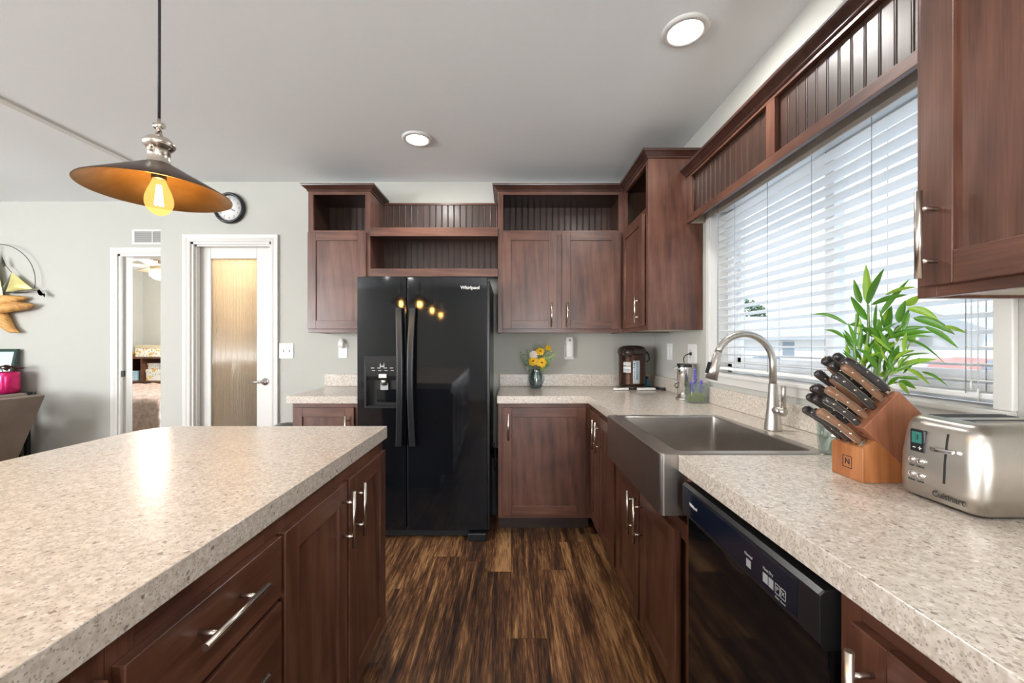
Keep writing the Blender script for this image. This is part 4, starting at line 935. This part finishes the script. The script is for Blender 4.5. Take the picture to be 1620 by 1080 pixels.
special = {(1,0):'steak',(3,1):'steel',(4,0):'steel',(5,0):'cleaver',(5,2):'cleaver',(2,0):'steak',(0,2):'tan',(2,2):'tan',(4,2):'tan'}  # tan: black handles with a brown reflection put into the colour
random.seed(11)
for (r, q, kd0) in layout:
    base = (Vector((.846,0,1.004)) if r == 0 else P1.lerp(P2, q)+Vector((.0,0,.012)))
    if r == 0: base = Vector((.848,0,1.006))
    for c_ in range(3):
        kind = special.get((r,c_), kd0); y = 1.048-.030*c_
        loc = Vector((base.x, y, base.z)); 
        tgt = (kd + Vector((random.uniform(-.05,.05), random.uniform(-.02,.05)+(.05 if r<3 else 0), random.uniform(-.05,.05)+(.0+.05*(r/5))))).normalized()
        rot = Vector((0,0,1)).rotation_difference(tgt)
        if kind not in usedp: k_ = protos[kind]; k_.location = loc; usedp.add(kind)
        else: k_ = dup(protos[kind], loc)
        k_.rotation_mode = 'QUATERNION'; k_.rotation_quaternion = rot
        nm = {'steak':'slim black riveted knife','chef':'large black riveted knife','steel':'round brown handled sharpener','cleaver':'thick curved black handled knife','tan':'black handled knife with brown reflection in its colour'}[kind]
        k_['label'] = f'{nm} in the block, {rows[r]}, {["far slot toward the faucet","middle slot","near slot toward the viewer"][c_]}'
# ------------------------------------------------------------------ toaster
TX0, TX1, TY0, TY1, TZ = .872, 1.118, .758, .928, .9145
t = thing('toaster', 'brushed stainless steel two slot toaster on the right counter', 'toaster', (.995,.837,TZ))
cx, cy, hx, hy = (TX0+TX1)/2, (TY0+TY1)/2, (TX1-TX0)/2, (TY1-TY0)/2
b = MB(); secs = []
for (z, dx, dy, r) in ((.004,-.012,-.010,.020),(.010,-.002,-.004,.026),(.040,0,0,.030),(.09,-.002,.0,.030),(.13,-.006,-.004,.028),(.155,-.010,-.008,.026),(.168,-.015,-.013,.024),(.175,-.024,-.022,.018),(.177,-.034,-.032,.012)):
    secs.append(rrect(cx, cy, hx+dx, hy+dy, r, TZ+z, 8))
b.loft(secs); b.build('body', STEEL, t)
MB().loft([rrect(cx,cy,hx-.018,hy-.016,.02,TZ,6), rrect(cx,cy,hx-.012,hy-.010,.02,TZ+.008,6)]).build('base', BLKS, t)
for y in (cy-.026, cy+.030):
    sl = MB().box(cx-.078, cx+.078, y-.013, y+.013, TZ+.1768, TZ+.1776).build('bread_slot', BLKM, t)
MB().box(cx-.084, cx+.084, cy-.043, cy-.041, TZ+.177, TZ+.179).box(cx-.084, cx+.084, cy+.045, cy+.047, TZ+.177, TZ+.179).build('slot_rim', CHROME, t)
fx = TX0-.0004
MB().prism([(TX0-.0006,TZ+.050),(TX0+.0012,TZ+.09),(TX0+.0052,TZ+.13),(TX0+.0085,TZ+.150),(TX0+.014,TZ+.150),(TX0+.01,TZ+.05)], .8195, .8235, axis=1).build('lever_slot', BLKM, t)
MB().prism([(fx+.004,.838)]+[(fx-.001-.017*math.sin(PI*(.12+.80*k/10)), .842-.042*k/10) for k in range(11)]+[(fx+.004,.804)], TZ+.113, TZ+.121).build('lever', CHROME, t, bevel=.0015)
sc_ = MB().box(fx+.0012, fx+.008, .862, .8925, TZ+.100, TZ+.148).build('display', BLKS, t, bevel=.002)
MB().box(fx+.0006, fx+.0014, .8665, .888, TZ+.119, TZ+.143).build('screen', LCD, sc_)
MB().box(fx+.0006, fx+.0014, .880, .886, TZ+.1085, TZ+.1100).box(fx+.0006, fx+.0014, .867, .874, TZ+.1085, TZ+.1100).box(fx+.0006, fx+.0014, .8698, .8712, TZ+.1055, TZ+.1130).build('display_buttons', WHITEP, sc_)
text('lettering', '3', .016, (fx+.0004,.876,TZ+.131), (0,-1,0), (0,0,1), INK, sc_)
for (y, z) in ((.8865,.082),(.868,.082),(.8865,.051),(.868,.051)):
    bt = MB().lathe([(.0085,-.003),(.0085,.0008),(.0070,.0018),(.0062,.0006),(.0050,.0006),(.0046,.0022),(0,.0026)], (fx,y,TZ+z), 20, (-1,0,0)).build('button', CHROME, t)
for (s_, y, z) in (('Bagel',.8865,.070),('Defrost',.868,.070),('Reheat',.8865,.039),('Cancel',.868,.039)):
    text('lettering', s_, .0052, (fx-.0006,y,TZ+z), (0,-1,0), (0,0,1), INK, t)
text('logo', 'Cuisinart', .0165, (fx-.0006,.8135,TZ+.024), (0,-1,0), (0,0,1), INK, t, depth=.00015, bold=.0003)
# ------------------------------------------------------------------ lucky bamboo
PXc, PYc = 1.0, 1.235
t = thing('bamboo_vase', 'short glass vase behind the knife block', 'vase', (PXc,PYc,.9145))
MB().lathe([(.050,0),(.056,.004),(.060,.05),(.060,.11),(.057,.11),(.056,.05),(.048,.010),(0,.010)], (PXc,PYc,.9145), 28).build('glass', CLEAR, t)
t = thing('lucky_bamboo', 'leafy green bamboo plant in front of the window blind', 'plant', (PXc,PYc,.925))
def pp(cx, cy, dd=0):
    u = 1280+cx/4.5; v = 400+cy/4.5; Y = 1.13-(u-1380)/150*.075+dd; return px(u, v, Y)
for st in ([(PXc-.03,PYc,.93),pp(330,780),pp(322,640),pp(340,430)], [(PXc,PYc-.02,.93),pp(400,740),pp(425,540),pp(420,370)], [(PXc,PYc+.01,.93),pp(490,870),pp(505,720),pp(560,600),pp(680,500)], [(PXc+.02,PYc,.93),pp(470,880),pp(480,700),pp(495,470)], [(PXc+.03,PYc-.01,.93),pp(530,920),pp(560,850),pp(640,740)]):
    st = [Vector(q) for q in st]; P = []
    for i in range(len(st)-1):
        for k in range(4): P.append(st[i].lerp(st[i+1], k/4))
    P.append(st[-1]); P = [P[0]]+[(P[i-1]+P[i]*2+P[i+1])/4 for i in range(1,len(P)-1)]+[P[-1]]
    MB().tube(P, [.0058-.0036*i/len(P)+(.0007 if i%4==0 else 0) for i in range(len(P))], 8).build('stem', STEM, t)
def leaf(b, a, c, w, sag, fold=.35):
    a, c = Vector(a), Vector(c); d = (c-a); L = d.length; side = d.cross(Vector((.25,1,.1))).normalized()
    side = (side + Vector((0,random.uniform(-.5,.5),0))).normalized(); nrm = side.cross(d).normalized(); n = 10; vs = []
    for k in range(n+1):
        q = k/n; ww = w*.5*(math.sin(PI*min(1,q**.75))**.8 if 0 < q < 1 else .02); p = a+d*q+Vector((0,0,1))*(sag*L*math.sin(PI*q)); 
        vs += [p-side*ww+nrm*ww*fold, p, p+side*ww+nrm*ww*fold]
    fs = []
    for k in range(n):
        for j in range(2): fs.append((k*3+j, k*3+j+1, k*3+j+4, k*3+j+3))
    b.add(vs, fs, True)
LV = [(420,370,405,80,60,1,0),(415,375,535,110,78,0,.02),(370,360,318,185,48,0,-.03),(420,480,295,305,62,0,0),(500,450,715,185,40,0,.03),(440,370,705,297,46,0,.05),(540,300,768,243,28,1,.08),
 (690,375,790,300,60,1,0),(550,560,588,375,66,0,0),(640,500,688,335,76,0,0),(700,390,920,475,58,1,.10),(740,460,1040,582,64,0,.10),(960,520,1130,574,32,1,.08),(560,600,830,525,50,0,.08),
 (560,610,885,565,52,0,.07),(820,520,1065,680,38,0,.08),(650,610,975,795,26,0,.16),(640,740,860,712,20,0,.03),(650,805,910,755,48,1,.05),(490,880,712,815,50,1,.05),(700,825,862,940,38,1,.12),
 (800,845,992,952,26,0,.14),(640,910,762,968,44,0,.05),(645,920,716,1008,40,1,.05),(280,515,12,438,28,0,.14),(260,610,108,548,28,0,.14),(320,650,250,545,28,0,0),(240,800,92,728,16,1,.05),
 (430,570,350,668,48,0,0),(490,600,408,722,46,0,0),(395,525,283,512,42,0,.12),(640,890,790,905,30,0,.08),(470,560,482,350,38,0,0),(290,720,265,650,40,1,0),(320,700,240,560,30,0,0),(610,760,640,655,44,0,0),
 (560,830,600,690,46,0,0),(640,820,672,735,34,1,0),(500,790,560,640,40,0,0),(440,680,520,600,50,0,.05),(350,500,350,420,46,0,0),(720,640,760,560,46,1,0),(600,560,700,520,40,0,.1),(700,690,720,640,30,1,0),
 (520,640,610,560,40,0,.1),(440,760,400,640,40,1,0),(560,940,660,880,30,0,.1),(545,950,640,920,28,1,.1),(470,820,430,720,40,0,0),(600,840,560,760,36,0,0),(510,590,500,480,50,0,0),(640,620,880,600,22,0,.12)]
random.seed(21)
for k in range(46):
    x0 = random.uniform(330,680); y0 = random.uniform(520,900); a = random.uniform(-2.7,-.2); L = random.uniform(90,190)
    LV.append((x0, y0, x0+L*math.cos(a)*1.1, y0+L*math.sin(a), random.uniform(22,44), random.random()<.3, random.uniform(0,.12)))
b = MB(); random.seed(2)
for (x0, y0, x1, y1, w_, m_, sg) in LV:
    dd = random.uniform(-.035,.03); b.mat(int(m_)); leaf(b, pp(x0,y0,dd*.5), pp(x1,y1,dd), w_/4.5*.98/FP, sg)
b.build('foliage', [LEAF, LEAF2], t)
# ------------------------------------------------------------------ left: trash can, sofa, console
t = thing('trash_can', 'dark rounded trash can just visible behind the island', 'trash can', (-1.60,2.92,0))
MB().lathe([(.10,0),(.105,.01),(.128,.60),(.130,.62)], (-1.60,2.92,0), 36).build('body', BLKS, t)
MB().lathe([(.132,.62),(.134,.635),(.12,.662),(.07,.682),(0,.690)], (-1.60,2.92,0), 36).build('lid', BLKS, t)
t = thing('recliner', 'brown leather recliner at the left edge of the picture', 'armchair', (-4.5,3.1,0))
def slab(prof, y0, y1, nm, mat=LEATH, bev=.02): return MB().prism([(x_-.885, z_*.92) for x_, z_ in prof], y0+.09, y1+.09, axis=1).build(nm, mat, t, bevel=bev, seg=3)
slab([(-4.25,.06),(-3.45,.06),(-3.38,.42),(-4.25,.42)], 2.62, 3.30, 'base')
slab([(-3.10,.905),(-3.00,.905),(-3.30,.16),(-3.40,.16)], 2.60, 3.32, 'back_shell', bev=.012)
slab([(-3.11,.90),(-3.14,.93),(-3.24,.905),(-3.30,.84),(-3.42,.62),(-3.52,.42),(-3.36,.42)], 2.62, 3.30, 'backrest', bev=.03)
slab([(-3.30,.90),(-3.42,.955),(-3.55,.90),(-3.60,.80),(-3.50,.70),(-3.38,.76)], 2.66, 3.26, 'head_pillow', bev=.04)
slab([(-4.25,.40),(-3.45,.40),(-3.45,.52),(-4.25,.53)], 2.74, 3.18, 'seat', bev=.03)
slab([(-4.22,.40),(-3.50,.40),(-3.44,.60),(-3.56,.66),(-4.2,.66)], 2.60, 2.73, 'arm', bev=.035); slab([(-4.22,.40),(-3.50,.40),(-3.44,.60),(-3.56,.66),(-4.2,.66)], 3.19, 3.32, 'arm', bev=.035)
MB().tube([(x_-.885,y_+.79,z_*.92) for x_,y_,z_ in ((-3.10,2.615,.93),(-3.16,2.61,.80),(-3.27,2.61,.60),(-3.34,2.61,.42))], .004, 6).build('seam', PIPING, t)
t = thing('console_cabinet', 'black metal and glass cabinet against the far wall', 'cabinet', (-4.7,3.53,0))
MB().box(-5.3,-4.34,3.43,3.72,.80,.822).build('top', BLKS, t, bevel=.003)
b = MB()
for x in (-5.27,-4.38):
    for y in (3.46,3.69): b.box(x-.015,x+.015,y-.015,y+.015,0,.80)
b.box(-5.27,-4.38,3.445,3.475,.08,.11).box(-5.27,-4.38,3.675,3.705,.08,.11).box(-4.395,-4.365,3.46,3.69,.08,.11).box(-4.73,-4.69,3.445,3.475,.1,.8)
b.build('frame', BLKS, t, bevel=.002)
MB().box(-5.26,-4.39,3.48,3.69,.38,.40).build('shelf', BLKS, t)
b = MB()
for y0, y1 in ((3.47,3.68),(3.68,3.47)): b.tube([(-4.38,y0,.12),(-4.38,y1,.78)], .006, 6)
b.build('cross_brace', BLKS, t)
t = thing('pink_vase', 'shiny pink and red vase on the black cabinet', 'vase', (-4.43,3.585,.822))
MB().lathe([(0,0),(.066,0),(.074,.006),(.078,.05),(.078,.150),(.074,.185),(.068,.19),(.066,.184),(.070,.15),(.068,.02),(0,.012)], (-4.43,3.585,.822), 32).build('vase_body', PINK, t)
b = MB(); random.seed(9)
for k in range(46):
    a = random.uniform(0,2*PI); r_ = random.uniform(0,.095); h_ = .205+random.uniform(0,.05)*(1-r_/.12); c = Vector((-4.43+r_*math.cos(a),3.585+r_*math.sin(a),.822+h_))
    e = Vector((math.cos(a),math.sin(a),random.uniform(-.3,.7))).normalized(); s = e.cross(Vector((0,0,1))).normalized()
    b.add([c-e*.02, c+s*.017+Vector((0,0,.008)), c+e*.028, c-s*.017+Vector((0,0,.008))], [(0,1,2,3)])
for k in range(10):
    a = k*.63; b.tube([(-4.43,3.585,.87),(-4.43+.05*math.cos(a),3.585+.05*math.sin(a),.822+.21)], .002, 4)
tag(b.build('dried_flowers', DRIED, origin=(-4.43,3.585,.86)), 'dark red dried flowers in the pink vase', 'flowers', kind='stuff')
t = thing('picture_frame', 'dark green picture frame standing on the black cabinet', 'picture frame', (-4.58,3.63,.822))
fo = lambda x, z, o=0: Vector((x, 3.645-o+(z-.822)*.18, z))
b = MB(); X0, X1, Z0, Z1 = -4.80, -4.475, .823, 1.212
for (x0,x1,z0,z1) in ((X0,X1,Z0,Z0+.025),(X0,X1,Z1-.025,Z1),(X0,X0+.025,Z0+.025,Z1-.025),(X1-.025,X1,Z0+.025,Z1-.025)):
    b.add([fo(x,z,o) for x in (x0,x1) for z in (z0,z1) for o in (0,.02)], [(0,1,3,2),(4,6,7,5),(0,4,5,1),(2,3,7,6),(0,2,6,4),(1,5,7,3)])
b.build('frame', GFRAME, t)
MB().add([fo(x,z,o) for x in (X0+.02,X1-.02) for z in (Z0+.02,Z1-.02) for o in (.004,.010)], [(0,1,3,2),(4,6,7,5),(0,4,5,1),(2,3,7,6),(0,2,6,4),(1,5,7,3)]).build('picture', MATB, t)
# wall sculpture: metal sails, wire and driftwood
t = thing('wall_sculpture', 'brass sailing ship with driftwood hung on the far wall', 'wall art', (-4.75,YF-.03,1.65))
def sp_(cx, cy, o=.05): 
    q = px(cx/6.35, 370+cy/6.35, YF-o); return q
def sail(a, b_, c, mat, bulge=.03):
    a, b_, c = Vector(a), Vector(b_), Vector(c); n = 8; m = MB(); vs = []; idx = {}
    for i in range(n+1):
        for j in range(n+1-i):
            u_, w_ = i/n, j/n; p = a*(1-u_-w_)+b_*u_+c*w_ ; p = p+Vector((0,-1,0))*bulge*16*u_*w_*(1-u_-w_)**.5*.5; idx[(i,j)] = len(vs); vs.append(p)
    k = len(vs); vs += [v+Vector((0,.0015,0)) for v in vs]; fs = []
    for i in range(n):
        for j in range(n-i):
            f = [idx[(i,j)], idx[(i+1,j)], idx[(i,j+1)]]; fs += [f, [q+k for q in f]]
            if j < n-i-1:
                f = [idx[(i+1,j)], idx[(i+1,j+1)], idx[(i,j+1)]]; fs += [f, [q+k for q in f]]
    m.add(vs, fs, True); return m.build('sail', mat, t)
sail(sp_(120,385), sp_(325,550), sp_(60,580), SAIL); sail(sp_(118,388,.04), sp_(75,575,.04), sp_(8,560,.05), SAILD)
sail(sp_(-60,150), sp_(-160,480), sp_(35,640), SAIL); sail(sp_(10,225), sp_(60,325), sp_(30,330), SAILD); sail(sp_(-60,430), sp_(-160,600), sp_(35,635), SAIL)
def drift(P, R): 
    P = [Vector(p) for p in P]; m = MB(); m.tube(P, R, 9); o = m.build('driftwood', DRIFT, t); return o
drift([sp_(-420,700),sp_(-200,670),sp_(0,668),sp_(130,665),sp_(260,640)], [.02,.045,.05,.045,.012])
drift([sp_(-420,790,.08),sp_(-180,770,.08),sp_(0,750,.08),sp_(170,725,.08),sp_(270,725,.07),sp_(350,708,.06)], [.02,.05,.045,.045,.03,.004])
drift([sp_(-60,780),sp_(30,830),sp_(70,920),sp_(120,965),sp_(190,988)], [.03,.045,.045,.03,.005])
b = MB(); arc = [sp_(-30+385*math.cos(rad(a)), 470-370*math.sin(rad(a))) for a in range(-12,170,6)]; b.tube(arc, .0032, 5)
b.tube([sp_(20,230),sp_(60,320),sp_(118,388)], .003, 5).tube([sp_(-60,640),sp_(-60,120)], .005, 6).tube([sp_(60,590),sp_(250,585),sp_(400,560)], [.008,.006,.003], 5)
b.build('wire_rigging', WIRE, t)
MB().loft([[sp_(400+x*.9+30*math.cos(a)*s_*.4, 590+x*.5+30*math.sin(a)*s_, .06) for a in [2*PI*k/8 for k in range(8)]] for x, s_ in ((-30,.1),(-10,.9),(15,.8),(35,.2),(50,.7))]).build('metal_gull', BRONZE, t)
# ------------------------------------------------------------------ bedroom
t = thing('bed', 'bed with pale quilt in the bedroom beyond the doorway', 'bed', (-5.1,5.4,0))
MB().box(-6.1,-4.0,4.55,6.15,.05,.36).build('box_spring', QUILT, t, bevel=.03)
MB().box(-6.1,-4.0,4.53,6.17,.34,.635).build('mattress', QUILT, t, bevel=.05)
b = MB(); N1, N2 = 60, 44; random.seed(4)
from mathutils import noise
vs = []
for i in range(N1+1):
    for j in range(N2+1):
        x = -5.75+1.9*i/N1; s_ = j/N2*2.0
        y, z = (4.485, .14+s_*1.0) if s_ < .52 else (4.485+(s_-.52), .665)
        if .46 < s_ < .58: y += .006; z = min(z, .645)
        nn_ = noise.noise(Vector((x*14, s_*14, 0)))*.028+noise.noise(Vector((x*35, s_*35, 3)))*.018
        vs.append((x+nn_*.5, y-(nn_ if s_ < .52 else 0)-.01, z+(nn_ if s_ >= .52 else nn_*.4)))
fs = [(i*(N2+1)+j, (i+1)*(N2+1)+j, (i+1)*(N2+1)+j+1, i*(N2+1)+j+1) for i in range(N1) for j in range(N2)]
m = b.add(vs, fs, True).build('throw_blanket', FUR, origin=(-4.8,5.0,.3)); tag(m, 'shaggy beige and brown fur throw draped over the bed', 'blanket')
md = m.modifiers.new('thick', 'SOLIDIFY'); md.thickness = .02; md.offset = -1
t = thing('dresser', 'dark wood dresser with open shelves behind the bed', 'dresser', (-5.7,7.0,0))
b = MB(); b.box(-6.615,-4.7,6.80,7.32,1.02,1.05).box(-6.615,-4.7,6.82,7.32,.62,.65).box(-6.52,-4.74,7.28,7.32,.05,1.02)
for x in (-6.615,-6.22,-5.52,-4.73): b.box(x,x+.03,6.84,7.32,.05,1.02)
b.box(-6.52,-4.74,6.86,7.30,.05,.62); b.build('body', DRESS, t, bevel=.004)
for x, xw_ in ((-6.515,.29),(-6.185,.66),(-5.485,.75)):
    for z0_, z1_ in ((.36,.60),(.10,.34)):
        o = MB().box(x,x+xw_,6.845,6.862,z0_,z1_).build('drawer', DRESS, t, bevel=.004); MB().box(x+xw_/2-.06,x+xw_/2+.06,6.825,6.846,(z0_+z1_)/2-.008,(z0_+z1_)/2+.008).build('handle', BLKS, o, bevel=.003)
def boxy(name, label, x0,x1,y0,y1,z0_,h, mat, lidm=None):
    t = thing(name, label, 'box', ((x0+x1)/2,(y0+y1)/2,z0_), 'storage boxes on the dresser')
    MB().box(x0+.006,x1-.006,y0+.006,y1-.006,z0_,z0_+h*.8).build('box_body', mat, t, bevel=.003); MB().box(x0,x1,y0,y1,z0_+h*.72,z0_+h).build('lid', lidm or mat, t, bevel=.003)
def bx_(u0, u1, Y): return (u0-U0)*Y/FP, (u1-U0)*Y/FP
x0, x1 = bx_(213,262,6.9); boxy('storage_box', 'large floral storage box on top of the dresser', x0, x1, 6.9, 7.2, 1.051, .20, FLORAL, plain('tan_lid', (.55,.48,.33), .6))
x0, x1 = bx_(188,202,6.95); boxy('storage_box', 'small yellow box on top of the dresser', x0, x1, 6.95, 7.1, 1.051, .07, PAPERY)
x0, x1 = bx_(196,210,7.14); boxy('storage_box', 'teal box at the back of the dresser shelf', x0, x1, 7.14, 7.27, .651, .27, TEAL)
x0, x1 = bx_(192,217,6.88); boxy('storage_box', 'light blue patterned box on the dresser shelf', x0, x1, 6.88, 7.12, .651, .16, BLUEB)
x0, x1 = bx_(230,253,6.88); boxy('storage_box', 'lower floral box on the right dresser shelf', x0, x1, 6.88, 7.2, .651, .19, FLORAL)
x0, x1 = bx_(231,249,6.9); boxy('storage_box', 'upper small floral box stacked on the right dresser shelf', x0, x1, 6.92, 7.15, .842, .10, FLORAL)
t = thing('ceiling_fan', 'bedroom ceiling fan with a glowing light bowl', 'ceiling fan', (-5.25,6.1,ZC)); fc = (-5.25,6.1,ZC)
MB().lathe([(.08,0),(.08,-.05),(.03,-.06),(.03,-.10),(.11,-.11),(.12,-.19),(.07,-.21)], fc, 28).build('motor', TAN, t)
MB().lathe([(.10,-.21),(.13,-.23),(.12,-.29),(.07,-.33),(0,-.34)], fc, 28).build('light_bowl', FANGLOW, t)
for k in range(5):
    a = rad(150+72*k); e = Vector((math.cos(a),math.sin(a),0)); s = Vector((-e.y,e.x,.15)); MB().obox(Vector(fc)+e*.42+Vector((0,0,-.15)), e*.26, s*.06, Vector((0,0,.004))).build('blade', TAN, t)
lamp('bedroom_lamp', 'POINT', (-5.25,6.1,2.15), 55, (1,.90,.80), soft=.12)
lamp('bedroom_added_fill', 'AREA', (-3.1,5.0,1.5), 60, (.95,.97,1), (0,PI/2,0), 1.2, 1.2)  # added fill to brighten the bedroom; the wall here has no window
# ------------------------------------------------------------------ outdoors
struct(MB().box(1.32,90,-30,90,-.95,-.80).build('ground', GRND))
def house(x0, x1, y0, y1, z1, zr, label, wins):
    t = thing('neighbour_house', label, 'house', ((x0+x1)/2,(y0+y1)/2,-.8), 'houses beyond the window')
    MB().box(x0,x1,y0,y1,-.8,z1).build('wall', WHT_OUT, t)
    ym_ = (y0+y1)/2
    MB().prism([(y0-.5,z1),(ym_,zr),(y1+.5,z1),(y1+.5,z1-.12),(y0-.5,z1-.12)], x0-.5, x1+.5, axis=0).build('roof', ROOFM, t)
    for (a, b_, c, d_2) in wins:
        f = MB().box(a-.08,b_+.08,y0-.06,y0,c-.08,d_2+.08).build('window', TRIM, t); MB().box(a,b_,y0-.08,y0-.06,c,d_2).build('pane', CARG, f)
house(12, 27, 28, 36, 1.75, 3.5, 'pale house with grey roof seen through the far blind', [(18.6,19.4,.5,1.5),(15,16,.3,1.4),(23,24,.4,1.4)])
house(29, 48, 25, 33, 2.3, 4.1, 'second pale house seen through the near blind', [(33,34.4,.3,1.5),(38,39.4,.3,1.5)])
house(16, 30, 10, 18, 3.0, 4.6, 'third pale house across the road', [(20,21,.6,1.6)]) if False else None
def tree(x, y, h, r, label):
    t = thing('tree', label, 'tree', (x,y,-.8), 'trees beyond the window')
    MB().lathe([(.22,0),(.14,h*.5),(.05,h*.8)], (x,y,-.8), 10).build('trunk', TRUNK, t)
    b = MB(); random.seed(int(x*10))
    for k in range(2600):
        v = Vector((random.gauss(0,1),random.gauss(0,1),random.gauss(0,1))).normalized()*random.uniform(.5,1)**.5; c = Vector((x,y,-.8+h*.65))+Vector((v.x*r,v.y*r,v.z*h*.36))
        s = r*.06; a = Vector((random.uniform(-1,1),random.uniform(-1,1),random.uniform(-1,1))).normalized(); q = a.cross(Vector((0,0,1))).normalized()
        b.add([c-a*s,c+q*s,c+a*s,c-q*s],[(0,1,2,3)])
    b.build('foliage', TREEM, t)
tree(22.5, 40, 6.6, 2.4, 'green tree behind the pale house roof'); tree(28.4, 46, 5.0, 2.2, 'smaller green tree right of the taller one'); tree(34, 44, 5.5, 2.5, 'green tree behind the second house')
def car(x, y, mat, label, yaw):
    t = thing('parked_car', label, 'car', (x,y,-.8), 'parked cars'); t.rotation_euler = (0,0,yaw)
    prof = [(-2.2,.35),(2.2,.35),(2.25,.75),(1.3,.95),(.7,1.45),(-1.2,1.5),(-1.9,1.0),(-2.25,.9)]
    MB().prism(prof, -.88, .88, axis=1).build('body', mat, t, bevel=.08, local=True)
    MB().prism([(1.05,1.0),(.62,1.38),(-1.1,1.42),(-1.6,1.02)], -.90, .90, axis=1).build('side_window', CARG, t, local=True)
    MB().prism([(1.22,1.0),(1.28,1.0),(.76,1.42),(.70,1.42)], -.78, .78, axis=1).build('windshield', CARG, t, local=True)
    for cx_ in (-1.4,1.4):
        for cy_ in (-.88,.88): MB().lathe([(0,-.1),(.33,-.1),(.35,0),(.33,.1),(0,.1)], (cx_,cy_,.34), 18, (0,1,0)).build('wheel', TYRE, t, local=True)
car(24.5, 23, CARW, 'white parked car seen through the near end of the blind', .3); car(21.2, 18.6, CARR, 'red parked car in front of the white car', .3); car(14.5, 24, CARW, 'white parked car near the far end of the blind', .2)
